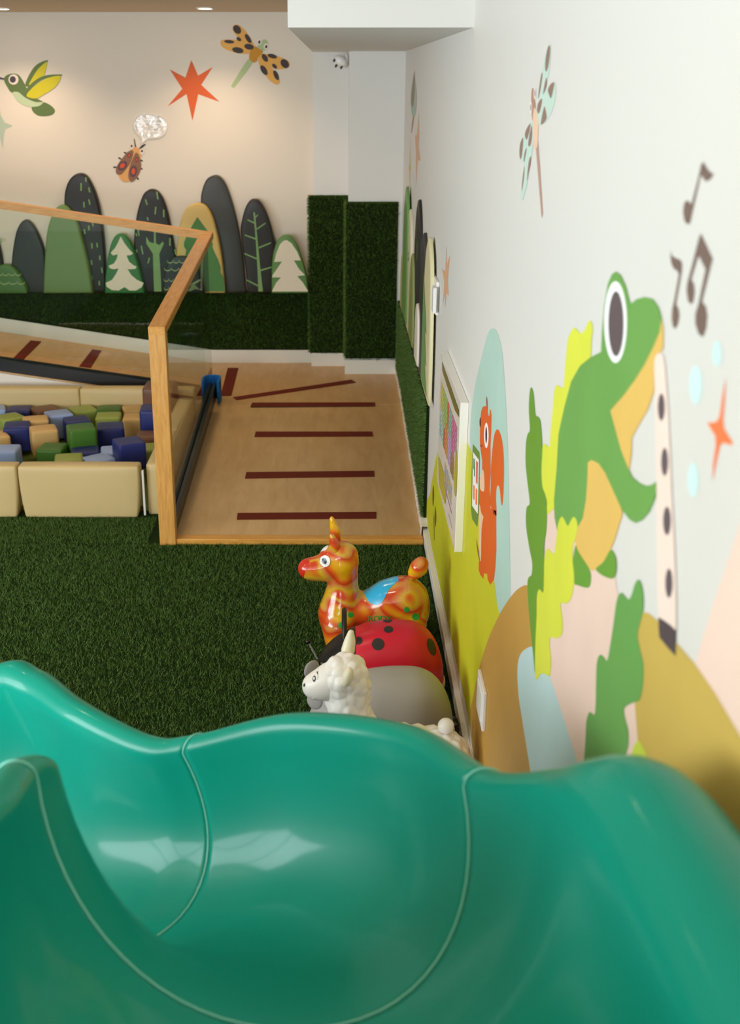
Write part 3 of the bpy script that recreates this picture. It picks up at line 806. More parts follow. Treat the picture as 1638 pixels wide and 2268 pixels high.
mural('wing', [(1142, 218), (1155, 206), (1200, 206), (1260, 212), (1325, 240), (1335, 262), (1300, 278), (1240, 278), (1180, 260), (1148, 240)], 'E', 'K', 3, WY, t)
mural('wing', [(1350, 280), (1400, 282), (1450, 295), (1490, 315), (1500, 340), (1480, 355), (1430, 358), (1380, 330), (1350, 300)], 'E', 'K', 2, WY, t)
mural('wing', [(1337, 290), (1352, 278), (1380, 305), (1415, 360), (1445, 405), (1447, 430), (1428, 438), (1390, 410), (1355, 360), (1338, 320)], 'E', 'K', 3, WY, t)
mural('thorax', [(1305, 250), (1325, 242), (1355, 258), (1360, 272), (1335, 300), (1330, 318), (1310, 324), (1292, 305), (1292, 280)], 'E', 'K', 4, 'C48A1E', t)
mural('head', [(1345, 225), (1365, 206), (1382, 212), (1385, 235), (1375, 260), (1345, 255), (1335, 240)], 'E', 'K', 5, 'A9BE8C', t)
for x, y in ((1343, 217), (1379, 241)):
    e = mural('eye', ell(x, y, 13, 16), 'E', 'K', 6, 'ECE0D2', t, sm=False)
    mural('pupil', ell(x, y+1, 6, 9, a=.2), 'E', 'K', 7, BRN, e, sm=False)
for (x, y, a, b_, r_) in ((1228, 153, 25, 18, .9), (1237, 203, 14, 9, .6), (1285, 200, 27, 11, 1.0), (1187, 216, 26, 9, .1), (1232, 260, 30, 15, .2), (1290, 242, 25, 15, .2),
                          (1475, 330, 26, 19, .9), (1410, 291, 25, 11, .25), (1422, 343, 16, 9, .8), (1372, 300, 23, 13, 1.0), (1367, 364, 29, 14, 1.0), (1430, 390, 27, 11, 1.15)):
    mural('wing_spot', ell(x, y, a, b_, a=r_), 'E', 'K', 4.5, BRN, t, sm=False)

t = mural_thing('beetle_painting', 'painted brown beetle with orange spots beneath the clear speech bubble', at=(288, 360))
for pts in ([(640, 755), (655, 750), (672, 840), (690, 920), (665, 920), (648, 840)], [(752, 965), (770, 920), (830, 872), (895, 855), (880, 885), (830, 930), (770, 965)]):
    mural('antenna', pts, 'K', 'K', 1, BRN, t)
for (x, y, a) in ((460, 1050, .5), (340, 1165, .45), (235, 1352, 0), (795, 1210, .3), (790, 1382, .3), (718, 1590, .9)):
    mural('leg', ell(x, y, 42, 18, a=a), 'K', 'K', 1, BRN, t, sm=False)
mural('body', [(640, 930), (680, 920), (760, 965), (800, 1080), (760, 1250), (660, 1480), (560, 1640), (460, 1670), (370, 1630), (310, 1500), (380, 1300), (480, 1120), (560, 990)], 'K', 'K', 2, 'DFA561', t)
mural('wing_case', [(560, 1000), (600, 990), (632, 1030), (610, 1130), (560, 1270), (470, 1400), (380, 1500), (310, 1515), (258, 1470), (262, 1370), (330, 1240), (430, 1110), (500, 1030)], 'K', 'K', 3, '8A6147', t)
mural('wing_case', [(665, 1060), (700, 1045), (745, 1090), (780, 1200), (795, 1320), (770, 1450), (700, 1580), (610, 1665), (550, 1640), (518, 1540), (540, 1380), (600, 1200)], 'K', 'K', 3, '8A6147', t)
for (x, y, rx, ry, a) in ((395, 1320, 115, 85, -.8), (628, 1440, 75, 125, .15), (538, 1102, 44, 44, 0), (697, 1190, 32, 55, 0)):
    r1 = mural('ring_spot', ell(x, y, rx, ry, a=a), 'K', 'K', 4, '5A424B', t, sm=False)
    mural('spot_centre', ell(x, y, rx*.55, ry*.55, a=a), 'K', 'K', 5, 'D8512A', r1, sm=False)
for x, y in ((590, 915), (812, 1025)):
    e = mural('eye', ell(x, y, 48, 58), 'K', 'K', 5, 'EAD9CC', t, sm=False)
    mural('pupil', ell(x, y-15, 22, 26), 'K', 'K', 6, '3A1A1A', e, sm=False)

# clear speech-bubble sticker, crinkled
M_film = bpy.data.materials.new('clear_film'); M_film.use_nodes = True
nt = M_film.node_tree; nt.nodes.clear()
out = nt.nodes.new('ShaderNodeOutputMaterial'); mx = nt.nodes.new('ShaderNodeMixShader'); mx.inputs[0].default_value = .24
tr = nt.nodes.new('ShaderNodeBsdfTransparent'); gl = nt.nodes.new('ShaderNodeBsdfGlossy')
gl.inputs['Roughness'].default_value = .32; gl.inputs['Color'].default_value = (1, .97, .95, 1)
nt.links.new(tr.outputs[0], mx.inputs[1]); nt.links.new(gl.outputs[0], mx.inputs[2]); nt.links.new(mx.outputs[0], out.inputs[0])
bub = smooth2([(760, 235), (850, 222), (1000, 222), (1150, 240), (1270, 310), (1345, 430), (1335, 560), (1290, 640), (1200, 705), (1060, 722), (960, 730), (880, 780), (820, 835), (815, 760), (780, 680), (700, 600), (645, 480), (660, 350), (710, 270)], 4)
P = [hit(x, y, 1, YB-.004) for x, y in pix(bub, 'K')]
c = sum(P, Vector())/len(P)
vs = []; fs = []; n = len(P)
for i, s in enumerate((1, .93, .8, .65, .5, .35, .2, .05)):
    for p in P:
        q = c+(p-c)*s
        q.y += random.uniform(-.0012, 0) - (.003*math.sin((q.x*70)+(q.z*25)) if s < .95 else 0) - .004
        vs.append(q)
fs = [(i*n+j, i*n+(j+1) % n, (i+1)*n+(j+1) % n, (i+1)*n+j) for i in range(7) for j in range(n)]
o = pyobj('speech_bubble_sticker', vs, fs, M_film)
tag(o, 'shiny clear crinkled speech-bubble sticker above the beetle painting', 'sticker')
bm = bmesh.new(); tube(bm, [p+Vector((0, -.004, 0)) for p in P], .0032, 6, True)
obj('rim', bm, mat('white_rim', 'F4EEE8', .3), o, True)
for (x0, x1, y, h) in ((900, 1000, 365, 14), (1030, 1120, 370, 14), (1130, 1225, 370, 14), (1030, 1210, 440, 6), (860, 960, 440, 6), (1040, 1150, 535, 6)):
    pts3 = [hit(x, yy, 1, YB-.0028) for x, yy in pix([(x0, y-h), (x1, y-h), (x1, y+h), (x0, y+h)], 'K')]
    poly3('printed_line', pts3, paint('9A8A76'), o)

# ------------------------------------------------------------------ wall paintings, right wall
BR = '7A655C'
o = mural('hill_painting', [(1430, 880), (1520, 620), (1700, 300), (1700, 2500), (1300, 2100), (1190, 1640), (1200, 1590), (1280, 1330), (1350, 1120)], 'B', 'R', 0, 'F3D7C8', sm=False)
tag(o, 'pale pink painted slope at the right edge of the wall mural', 'wall painting')
o = mural('hill_painting', pix([(62, 1740), (80, 1450), (110, 1270), (140, 1130), (200, 1030), (280, 980), (345, 1035), (390, 1110), (440, 1260), (500, 1550), (560, 2000), (600, 2300)], 'C')+pix([(200, 1420), (120, 1640), (48, 1900), (22, 1790)], 'B'), None, 'R', 1, 'CBCB2B')
tag(o, 'acid yellow-green painted hill behind the information board and squirrel', 'wall painting')
o = mural('bush_painting', pix([(568, 168), (600, 190), (635, 300), (655, 480), (675, 800), (690, 1200), (700, 1700), (708, 2268), (705, 2500), (600, 2500), (600, 2300), (540, 1800), (440, 1260), (395, 1110), (400, 850), (430, 620), (470, 440), (510, 280), (540, 190)], 'C'), None, 'R', 0.5, 'B3D2C5')
tag(o, 'tall rounded mint painted tree behind the orange squirrel', 'wall painting')
o = mural('hill_painting', [(345, 1198), (320, 1197), (280, 1225), (230, 1290), (185, 1370), (130, 1500), (90, 1640), (60, 1780), (45, 1880), (70, 2100), (110, 2200), (600, 2200), (620, 1700), (420, 1230)], 'B', 'R', 2, 'C29648')
tag(o, 'ochre painted hill on the left below the squirrel, beside the wall socket', 'wall painting')
o = mural('hill_painting', [(440, 830), (470, 795), (520, 900), (597, 980), (700, 1060), (790, 1150), (803, 1240), (850, 1500), (890, 1790), (910, 2020), (915, 2400), (500, 2400), (457, 1665), (430, 1400), (428, 1060)], 'B', 'R', 3, 'EFD2C2', sm=False)
tag(o, 'pink painted mound beneath the frog', 'wall painting')
o = mural('hill_painting', [(860, 1500), (890, 1390), (930, 1332), (960, 1337), (1010, 1378), (1101, 1485), (1200, 1600), (1300, 1745), (1430, 1965), (1560, 2200), (1600, 2500), (915, 2400), (905, 1990), (890, 1790)], 'B', 'R', 4, 'CDB058', sm=False)
tag(o, 'large ochre painted hill on the right below the flute', 'wall painting')
o = mural('stream_painting', [(375, 1516), (340, 1517), (305, 1550), (290, 1620), (295, 1750), (320, 1920), (360, 2170), (380, 2300), (650, 2300), (600, 2110), (540, 1920), (457, 1665), (420, 1600)], 'B', 'R', 3.5, 'BFDBDA')
tag(o, 'pale blue arch-shaped painted patch below the yellow leaf', 'wall painting')
# dark leaf, left
def leaf(pts, col, label, layer, sm=True):
    o = mural('leaf_painting', pts, 'B', 'R', layer, col, sm=sm)
    return tag(o, label, 'wall painting')
leaf([(545, -40), (552, -80), (570, -115), (585, -125), (597, -112), (612, -98), (630, -108), (650, -150), (662, -162), (672, -145), (676, -110), (670, -70), (665, 20), (640, 200), (580, 500), (500, 830), (480, 800), (443, 830), (440, 760), (418, 690), (410, 650), (415, 560), (418, 490), (430, 470), (452, 485), (458, 420), (470, 300), (478, 200), (495, 168), (522, 182), (530, 120), (538, 20)],
     'DDE24A', 'tall acid yellow painted leaf rising behind the frog', 5)
leaf([(360, 180), (372, 215), (382, 318), (398, 332), (410, 370), (417, 500), (413, 600), (418, 690), (435, 740), (442, 830), (438, 920), (428, 980), (428, 1060), (430, 1120), (422, 1230), (402, 1220), (392, 1290), (387, 1450), (380, 1640), (370, 1550), (350, 1350), (341, 1200), (347, 1155), (362, 1140), (365, 1080), (350, 1000), (334, 890), (336, 800), (352, 775), (345, 700), (332, 580), (333, 470), (342, 420), (353, 395), (348, 290), (352, 210)],
     '6C9A34', 'tall narrow mid-green painted leaf left of the frog', 6)

t = mural_thing('frog_painting', 'big painted green frog with a round white eye playing a flute', plane='R', at=(1330, 1000))
mural('belly', pix([(1163, 1765), (1174, 1830), (1172, 1950)], 'A')+pix([(1000, 30), (990, 80), (990, 200), (955, 300), (905, 385), (877, 437), (875, 520), (862, 605), (830, 600), (760, 520), (720, 300), (860, 140)], 'B'), None, 'R', 6.5, 'E6BE66', t, sm=False)
mural('belly', [(650, 555), (700, 560), (770, 680), (825, 815), (812, 880), (785, 970), (740, 1060), (690, 1112), (660, 1110), (620, 1050), (590, 990), (580, 900), (610, 850), (635, 700)], 'B', 'R', 6.5, 'E6BE66', t)
body_px = pix([(885, 1482), (915, 1505), (945, 1570), (962, 1640), (975, 1680), (1010, 1650), (1060, 1637), (1110, 1650), (1145, 1700), (1163, 1770), (1150, 1850), (1110, 1945)], 'A')+pix([(940, 65), (890, 145), (835, 220), (765, 300), (790, 390), (820, 500), (855, 590), (880, 640), (915, 670), (950, 685), (980, 678), (998, 663), (1007, 700), (995, 750), (965, 820), (930, 860), (895, 876), (865, 860), (825, 810), (780, 710), (740, 620), (705, 570), (670, 552), (650, 565), (648, 650), (640, 760), (625, 850), (597, 900), (540, 930), (495, 925), (480, 850), (477, 760), (490, 600), (500, 420), (530, 280), (565, 150), (610, 70), (665, 25)], 'B')+pix([(795, 1970), (800, 1850), (812, 1700), (835, 1560), (860, 1500)], 'A')
mural('body', body_px, None, 'R', 7.5, '70A552', t, sm=False)
e = mural('eye', ell(883, 1790, 69, 248, 40), 'A', 'R', 8.5, 'FAFAFA', t, sm=False)
mural('pupil', ell(886, 1800, 46, 197, 40), 'A', 'R', 9.5, '65575A', e, sm=False)
mural('foot', [(588, 990), (600, 1020), (640, 1080), (662, 1120), (667, 1160), (660, 1200), (640, 1207), (600, 1195), (580, 1180), (572, 1080)], 'B', 'R', 7.5, '6C9F3C', t)
mural('foot', [(765, 1015), (785, 1030), (797, 1070), (795, 1130), (778, 1160), (740, 1152), (705, 1130), (692, 1108), (730, 1075)], 'B', 'R', 7.5, '6C9F3C', t)
leaf([(516, 843), (530, 858), (547, 890), (562, 865), (577, 845), (592, 860), (598, 900), (588, 950), (575, 990), (572, 1060), (580, 1150), (575, 1220), (560, 1270), (535, 1290), (512, 1285), (515, 1330), (522, 1400), (515, 1450), (490, 1467), (460, 1462), (455, 1500), (462, 1580), (455, 1655), (430, 1650), (410, 1648), (388, 1678), (380, 1640), (382, 1500), (388, 1350), (390, 1250), (402, 1215), (422, 1230), (426, 1150), (428, 1070), (440, 1008), (460, 1020), (478, 1030), (488, 960), (498, 880)],
     'DADF48', 'jagged acid yellow painted leaf in front of the frog', 8.5)
leaf([(908, 1165), (925, 1190), (935, 1260), (932, 1330), (915, 1400), (905, 1455), (920, 1530), (935, 1600), (933, 1700), (920, 1770), (905, 1790), (880, 1797), (845, 1815), (836, 1840), (845, 1890), (858, 1940), (858, 2010), (845, 2060), (828, 2110), (820, 2300), (640, 2300), (640, 1950), (645, 1880), (658, 1845), (672, 1850), (685, 1855), (690, 1800), (692, 1700), (695, 1600), (705, 1560), (718, 1550), (735, 1565), (750, 1578), (765, 1500), (780, 1400), (795, 1290), (808, 1245), (823, 1233), (840, 1250), (858, 1268), (875, 1240), (890, 1190)],
     '6AA353', 'dark green jagged painted leaf on the right between pink mound and ochre hill', 8.5)
leaf([(910, 1992), (930, 2020), (955, 2090), (970, 2300), (830, 2300), (835, 2080), (870, 2070), (885, 2020)], 'CBDC4A', 'small acid yellow painted leaf tip just above the slide rim', 9.5)

t = mural_thing('flute_painting', 'painted pale pink flute with dark finger holes held by the frog', plane='R', at=(1460, 1100))
mural('tube', [(990, 60), (997, 20), (1015, 2), (1035, 10), (1045, 60), (1062, 280), (1080, 700), (1095, 1000), (1103, 1250), (1103, 1430), (1010, 1360), (1005, 1000), (1002, 640), (995, 300)], 'B', 'R', 9.5, 'F6DFD2', t, sm=False)
for (x, y, a, b_) in ((1027, 282, 18, 70), (1044, 562, 18, 72), (1056, 865, 20, 73), (1066, 1184, 19, 75)):
    mural('finger_hole', ell(x, y, a, b_), 'B', 'R', 10.5, '665A5E', t, sm=False)
mural('flute_end', [(1012, 1357), (1045, 1378), (1075, 1400), (1101, 1425), (1099, 1556), (1060, 1515), (1017, 1462), (1013, 1420)], 'B', 'R', 10.5, '55494B', t, sm=False)

for k, (pts, lab) in enumerate((([(1414, 815), (1440, 860), (1462, 885), (1480, 888), (1462, 920), (1435, 938), (1420, 925), (1408, 905), (1398, 905), (1335, 1190), (1318, 1197), (1300, 1175), (1292, 1120), (1298, 1070), (1315, 1050), (1330, 1060), (1342, 1078), (1390, 890), (1400, 840)], 'single painted music note highest above the frog'),
                 ([(1218, 1355), (1222, 1385), (1245, 1400), (1275, 1412), (1287, 1435), (1285, 1480), (1250, 1680), (1265, 1710), (1271, 1750), (1262, 1800), (1245, 1832), (1230, 1815), (1223, 1770), (1226, 1710), (1240, 1650), (1266, 1500), (1258, 1480), (1235, 1465), (1220, 1430), (1216, 1390)], 'single painted music note with a backward flag nearest the frog'),
                 ([(1400, 1250), (1472, 1405), (1408, 1665), (1430, 1695), (1440, 1750), (1432, 1830), (1412, 1882), (1385, 1860), (1366, 1800), (1366, 1740), (1385, 1680), (1428, 1470), (1392, 1395), (1383, 1395), (1343, 1530), (1358, 1560), (1363, 1610), (1355, 1665), (1340, 1683), (1322, 1660), (1313, 1600), (1318, 1550), (1345, 1450), (1385, 1290)], 'painted pair of music notes joined by a beam')) ):
    o = mural('music_note_painting', pts, 'A', 'R', 1, BR, sm=False)
    tag(o, lab, 'wall painting')
for (x, y, a, b_, lab) in ((1540, 852, 14.5, 43, 'largest pale aqua painted dot right of the flute'), (1587, 783, 11, 29, 'upper pale aqua painted dot nearest the picture edge'), (1534, 1063, 12, 39, 'lower pale aqua painted dot left of the orange star')):
    o = mural('dot_painting', ell(x, y, a, b_), 'F', 'R', 1, 'D2EEEC', sm=False)
    tag(o, lab, 'wall painting')
o = mural('star_painting', [(1357, 130), (1352, 250), (1343, 350), (1350, 395), (1390, 458), (1390, 478), (1345, 465), (1330, 475), (1310, 560), (1290, 660), (1292, 570), (1305, 480), (1303, 430), (1275, 385), (1262, 358), (1285, 362), (1310, 355), (1325, 330), (1340, 220)], 'B', 'R', 1, 'F5824F', sm=False)
tag(o, 'orange four-pointed painted star at the right edge of the wall', 'wall painting')

t = mural_thing('dragonfly_painting', 'painted mint dragonfly with brown wing spots high on the right wall', plane='R', at=(1190, 270))
MI, SP = 'C8DFD2', '93776C'
mural('wing', [(488, 108), (490, 160), (484, 250), (470, 320), (448, 405), (430, 440), (412, 430), (420, 360), (435, 280), (450, 200), (465, 140), (480, 112)], 'A', 'R', 2, MI, t)
mural('wing', [(475, 365), (500, 338), (515, 335), (521, 380), (515, 450), (497, 510), (470, 560), (440, 590), (415, 592), (402, 560), (405, 500), (415, 450), (440, 410), (460, 385)], 'A', 'R', 2.5, MI, t)
mural('wing', [(380, 575), (388, 600), (385, 680), (378, 760), (365, 830), (352, 925), (335, 1000), (320, 1050), (311, 1040), (313, 980), (322, 900), (335, 815), (352, 700)], 'A', 'R', 2.5, MI, t)
mural('wing', [(380, 575), (355, 605), (325, 660), (305, 700), (299, 760), (305, 800), (318, 817), (332, 816), (350, 760), (370, 690)], 'A', 'R', 2, MI, t)
for pts in ([(482, 110), (487, 130), (484, 180), (475, 240), (464, 270), (457, 255), (457, 210), (464, 160), (474, 120)], [(438, 275), (440, 300), (430, 370), (418, 430), (414, 420), (422, 350), (432, 290)],
            [(466, 308), (466, 350), (455, 385), (443, 410), (450, 360), (460, 315)], [(512, 336), (505, 385), (492, 432), (480, 410), (473, 380), (490, 345)], [(435, 432), (437, 460), (425, 510), (415, 525), (408, 505), (412, 465)],
            [(455, 484), (465, 530), (465, 555), (450, 580), (430, 590), (437, 540), (448, 490)], [(368, 585), (360, 640), (345, 683), (335, 665), (335, 640), (350, 605)], [(376, 595), (378, 660), (370, 710), (358, 725), (354, 700), (364, 640)],
            [(322, 670), (322, 720), (315, 780), (306, 802), (300, 760), (306, 705)], [(344, 732), (340, 770), (330, 815), (326, 812), (332, 760)], [(371, 782), (368, 830), (357, 880), (347, 935), (349, 880), (358, 810)], [(332, 845), (330, 900), (322, 960), (315, 993), (316, 950), (324, 880)]):
    mural('wing_spot', pts, 'A', 'R', 3.5, SP, t, sub=3)
mural('tail', [(400, 735), (413, 690), (425, 850), (443, 1130), (438, 1160), (432, 1130)], 'A', 'R', 2, 'BC9684', t, sm=False)
mural('head', [(380, 370), (392, 385), (393, 440), (398, 480), (390, 560), (378, 560), (374, 500), (372, 430), (374, 390)], 'A', 'R', 3, 'B88B74', t)
mural('thorax', [(393, 490), (408, 520), (415, 590), (412, 680), (408, 725), (395, 738), (385, 725), (385, 650), (382, 560), (386, 510)], 'A', 'R', 4, 'F0CBAE', t)
for x, y in ((394, 402), (369, 488)):
    e = mural('eye', ell(x, y, 7, 36), 'A', 'R', 4, 'F4EFEC', t, sm=False)
    mural('pupil', ell(x, y, 3, 20), 'A', 'R', 5, SP, e, sm=False)

t = mural_thing('dragonfly_painting', 'small far-off mint and brown painted dragonfly near the column corner', plane='R', at=(915, 225))
mural('wing', [(117, 50), (122, 100), (127, 150), (128, 200), (122, 250), (112, 270), (104, 240), (100, 190), (104, 130), (112, 90)], 'J', 'R', 1, 'A9BFAE', t)
mural('wing_spot', [(116, 60), (119, 120), (116, 180), (110, 220), (103, 200), (106, 140)], 'J', 'R', 2, '8F7F70', t)
mural('tail', [(116, 262), (110, 310), (103, 338), (105, 300), (109, 270)], 'J', 'R', 2, 'B98F6A', t)
o = mural('star_painting', [(138, 240), (139, 330), (136, 400), (145, 462), (133, 460), (129, 510), (126, 575), (124, 500), (124, 430), (120, 350), (128, 345), (132, 300)], 'J', 'R', 1, 'DDB08E', sm=False)
tag(o, 'peach painted star below the small far-off dragonfly', 'wall painting')
o = mural('star_painting', [(98, 370), (99, 480), (101, 495), (98, 510), (96, 590), (94, 510), (92, 495), (95, 480)], 'J', 'R', 1, 'CDBF50', sm=False)
tag(o, 'thin yellow painted star in the far corner of the right wall', 'wall painting')
o = mural('star_painting', [(262, 845), (264, 930), (278, 890), (268, 1000), (272, 1075), (262, 1060), (256, 1130), (255, 1060), (246, 1115), (252, 1010), (243, 950), (256, 965)], 'J', 'R', 1, 'E0AC85', sm=False)
tag(o, 'peach six-pointed painted star above the information board', 'wall painting')

# squirrel
t = mural_thing('squirrel_painting', 'painted orange squirrel with a curled tail holding a picture card', plane='R', at=(1080, 1100))
OR = 'DD6324'
mural('body', [(510, 775), (525, 790), (535, 850), (543, 860), (546, 808), (553, 803), (560, 850), (558, 960), (552, 1100), (553, 1300), (545, 1420), (550, 1580), (597, 1600), (598, 1900), (590, 2050), (578, 2140), (550, 2182), (530, 2140), (525, 2095), (500, 2090), (497, 2137), (470, 2100), (458, 2060), (460, 2000), (480, 1950), (478, 1700), (497, 1650), (475, 1600), (462, 1540), (465, 1340), (485, 1330), (487, 1210), (475, 1130), (468, 1050), (470, 920), (478, 820), (490, 785)], 'C', 'R', 3, OR, t, sm=False)
mural('tail', [(551, 1560), (553, 1400), (556, 1250), (570, 1080), (585, 990), (605, 960), (625, 985), (645, 1060), (657, 1200), (655, 1420), (648, 1530), (640, 1558), (633, 1520), (625, 1440), (613, 1402), (600, 1420), (595, 1500), (597, 1640)], 'C', 'R', 3, OR, t)
mural('belly', [(463, 1560), (480, 1620), (495, 1650), (482, 1740), (476, 1990), (462, 1900)], 'C', 'R', 3.5, 'EBC6A2', t)
mural('paw', [(488, 1278), (500, 1300), (505, 1400), (500, 1445), (485, 1445), (470, 1420), (470, 1340)], 'C', 'R', 5, 'EBC6A2', t)
e = mural('eye', ell(519, 1008, 18, 100), 'C', 'R', 4, 'F5F0EA', t, sm=False)
mural('pupil', ell(518, 1005, 7, 65), 'C', 'R', 5, '3A2530', e, sm=False)
mural('nose', ell(471, 905, 6, 38), 'C', 'R', 4, '4A3530', t, sm=False)
mural('ear_tuft', [(522, 700), (529, 740), (530, 830), (520, 780), (517, 730)], 'C', 'R', 2.5, '9C5B3E', t)
mural('mouth', [(470, 1075), (480, 1090), (488, 1078), (489, 1090), (481, 1102), (470, 1090)], 'C', 'R', 4, '8C3A20', t, sm=False)
mural('leg_line', [(75+0, 1680), (90, 1760), (118, 1900), (125, 1990), (108, 1940), (80, 1800)], 'S', 'R', 2.5, '96693A', t)
card = mural_thing('card_painting', 'painted green-edged picture card held by the squirrel', plane='R', at=(1052, 1080))
mural('card_border', [(413, 1075), (465, 1140), (468, 1200), (462, 1600), (448, 1728), (408, 1665), (400, 1600), (403, 1300)], 'C', 'R', 4, '6E8B3A', card, sm=False)
mural('card_face', [(415, 1138), (461, 1200), (452, 1625), (407, 1560)], 'C', 'R', 5, 'F2EEE6', card, sm=False)
mural('card_picture', [(418, 1185), (427, 1195), (431, 1330), (424, 1330), (421, 1270), (417, 1270)], 'C', 'R', 6, '3F7A48', card, sm=False)
mural('card_picture', [(439, 1205), (453, 1220), (450, 1395), (438, 1375)], 'C', 'R', 6, 'E0554A', card, sm=False)
mural('card_picture', [(416, 1395), (428, 1405), (427, 1520), (416, 1505)], 'C', 'R', 6, 'F07A45', card, sm=False)
mural('card_picture', [(436, 1420), (449, 1435), (446, 1560), (434, 1545)], 'C', 'R', 6, 'F07A45', card, sm=False)
t = mural_thing('plant_painting', 'small brown painted sprig on the yellow-green hill left of the board', plane='R', at=(961, 1120))
mural('leaf', [(103, 1400), (110, 1470), (104, 1560), (97, 1540), (97, 1440)], 'C', 'R', 3, '6E5328', t)
mural('leaf', [(120, 1560), (127, 1650), (121, 1730), (113, 1650)], 'C', 'R', 3, '6E5328', t)
mural('stem', [(104, 1600), (112, 1680), (113, 1830), (109, 1830), (106, 1690)], 'C', 'R', 3, '6E5328', t, sm=False)

# ------------------------------------------------------------------ information board
XB = W-.03
tl, brr = hit(*pix([(80, 80)], 'H')[0], 0, XB), hit(*pix([(222, 2205)], 'H')[0], 0, XB)
trr, bll = hit(*pix([(275, 625)], 'H')[0], 0, XB), hit(*pix([(32, 1440)], 'H')[0], 0, XB)
y0, y1 = (brr.y+trr.y)/2, (tl.y+bll.y)/2
z0, z1 = (brr.z+bll.z)/2, (tl.z+trr.z)/2
board = thing('information_board', (W, (y0+y1)/2, z0), 'white framed information board with coloured table mounted on the right wall', 'board')
box('board_panel', XB, W-.0005, y0, y1, z0, z1, mat('gloss_white_board', 'F1EEE4', .2, .5, coat=.2), board, bevel=.002)
lay = [0]
def bd(name, pts, col, sm=False, k=1):
    return mural(name, pts, 'H', ('x', XB-.0006-.0004*k), 0, col, board, sm=sm, rough=.3)
bd('header_panel', [(86, 190), (262, 700), (262, 775), (220, 700), (88, 290)], '6B6B30')
def bh(y, z): return Vector((XB-.0012, y, z))
def uv(u, v): return bh(y1+(y0-y1)*u, z1+(z0-z1)*v)
cols = ['D9CE6A', 'D9CE6A', 'A9CC6A', 'A9CC6A', 'A9CC6A', 'E25A4A', '7FC4A6', '7FC4A6', 'DD6FA6', 'DD6FA6', 'DD6FA6']
cols2 = ['BBD8D4', 'BBD8D4', 'A9CC6A', 'A9CC6A', 'E09A4A', 'E09A4A', 'C9A9D6', 'C9A9D6', 'DD6FA6', 'DD6FA6', 'F1EEE4']
cols3 = ['9FC9C0', 'BBD8D4', 'BBD8D4', 'E25A4A', 'E09A4A', 'E09A4A', 'C9A9D6', 'C9A9D6', 'A87C5C', 'A87C5C', 'F1EEE4']
for row in range(11):
    for ccol in range(11):
        cc = (cols if row < 5 else cols2 if row < 7 else cols3)[ccol]
        if cc == 'F1EEE4': continue
        u0 = .06+.86*ccol/11; v0 = .20+.40*row/11
        us, vs_ = .86/11*.86, .40/11*.8
        poly3('table_cell', [uv(u0, v0), uv(u0+us, v0), uv(u0+us, v0+vs_), uv(u0, v0+vs_)], paint(cc, .3), board)
bd('olive_patch', [(50, 1180), (90, 1310), (125, 1430), (128, 1560), (120, 1680), (90, 1600), (58, 1480), (50, 1340)], 'B9AE3A', True)
bd('olive_patch', [(232, 1100), (243, 1180), (244, 1400), (238, 1560), (226, 1605), (212, 1540), (212, 1400), (222, 1200)], 'B9AE3A', True)
for r_ in range(5):
    v = .66+.028*r_
    for q in range(4):
        poly3('text_line', [uv(.40+.10*q, v), uv(.48+.10*q, v), uv(.48+.10*q, v+.018), uv(.40+.10*q, v+.018)], paint('B5B4BE' if (r_+q) % 3 else 'D8C078', .3), board)
poly3('text_line', [uv(.36, .82), uv(.82, .82), uv(.82, .832), uv(.36, .832)], paint('B572A8', .3), board)
for q in range(5):
    poly3('text_line', [uv(.68+.04*q, .90), uv(.705+.04*q, .90), uv(.705+.04*q, .915), uv(.68+.04*q, .915)], paint('B9B6AE', .3), board)

# ------------------------------------------------------------------ small wall fittings
M_wp = mat('white_plastic', 'F3F1EE', .3, .5)
t = thing('wall_thermostat', (W, 5.15, 1.2), 'white wall control box mounted on the right wall past the nearest cream tree cushion', 'wall control')
box('backplate', W-.014, W-.0005, 5.24, 5.50, 1.185, 1.335, M_wp, t, bevel=.003)
box('front_cover', W-.030, W-.014, 5.20, 5.28, 1.20, 1.315, M_wp, t, bevel=.003)
sk = [hit(*p, 0, W-.012) for p in pix([(85, 1665), (118, 1700), (110, 1905), (75, 1860)], 'B')]
ys = sorted(p.y for p in sk); zs = sorted(p.z for p in sk)
ya, yb = (ys[0]+ys[1])/2, (ys[2]+ys[3])/2; za_, zb_ = (zs[0]+zs[1])/2, (zs[2]+zs[3])/2
t = thing('wall_socket', (W, (ya+yb)/2, za_), 'white wall socket on the ochre painted hill above the baseboard', 'socket')
box('socket_plate', W-.012, W-.0005, ya, yb, za_, zb_, M_wp, t, bevel=.003)
bm = bmesh.new(); bm_box(bm, W-.015, W-.011, ya+.02, yb-.02, za_+.02, zb_-.02, .003)
obj('socket_insert', bm, M_wp, t)

# security camera on the side of the column
cc = hit(757, 134, 1, Y2+.1)
t = thing('security_camera', (XS, Y2+.1, cc.z), 'small white security camera under the soffit on the left side of the column', 'camera')
M_lens = mat('dark_lens', '151313', .15, .6)
bm = bmesh.new(); ball(bm, (XS-.018, Y2+.10, cc.z), .02, .045, .05)
obj('mount', bm, M_wp, t, True)
bm = bmesh.new(); ball(bm, (XS-.06, Y2+.05, cc.z-.005), .05, .045, .036, rot=Matrix.Rotation(.5, 3, 'Y'))
obj('camera_head', bm, M_wp, t, True)
for dx, dz in ((-.100, .0), (-.088, -.035), (-.052, -.045)):
    bm = bmesh.new(); ball(bm, (XS+dx, Y2+.02, cc.z+dz), .008, .008, .012, 12, 8, rot=Matrix.Rotation(.5, 3, 'Y'))
    obj('lens', bm, M_lens, t, True)

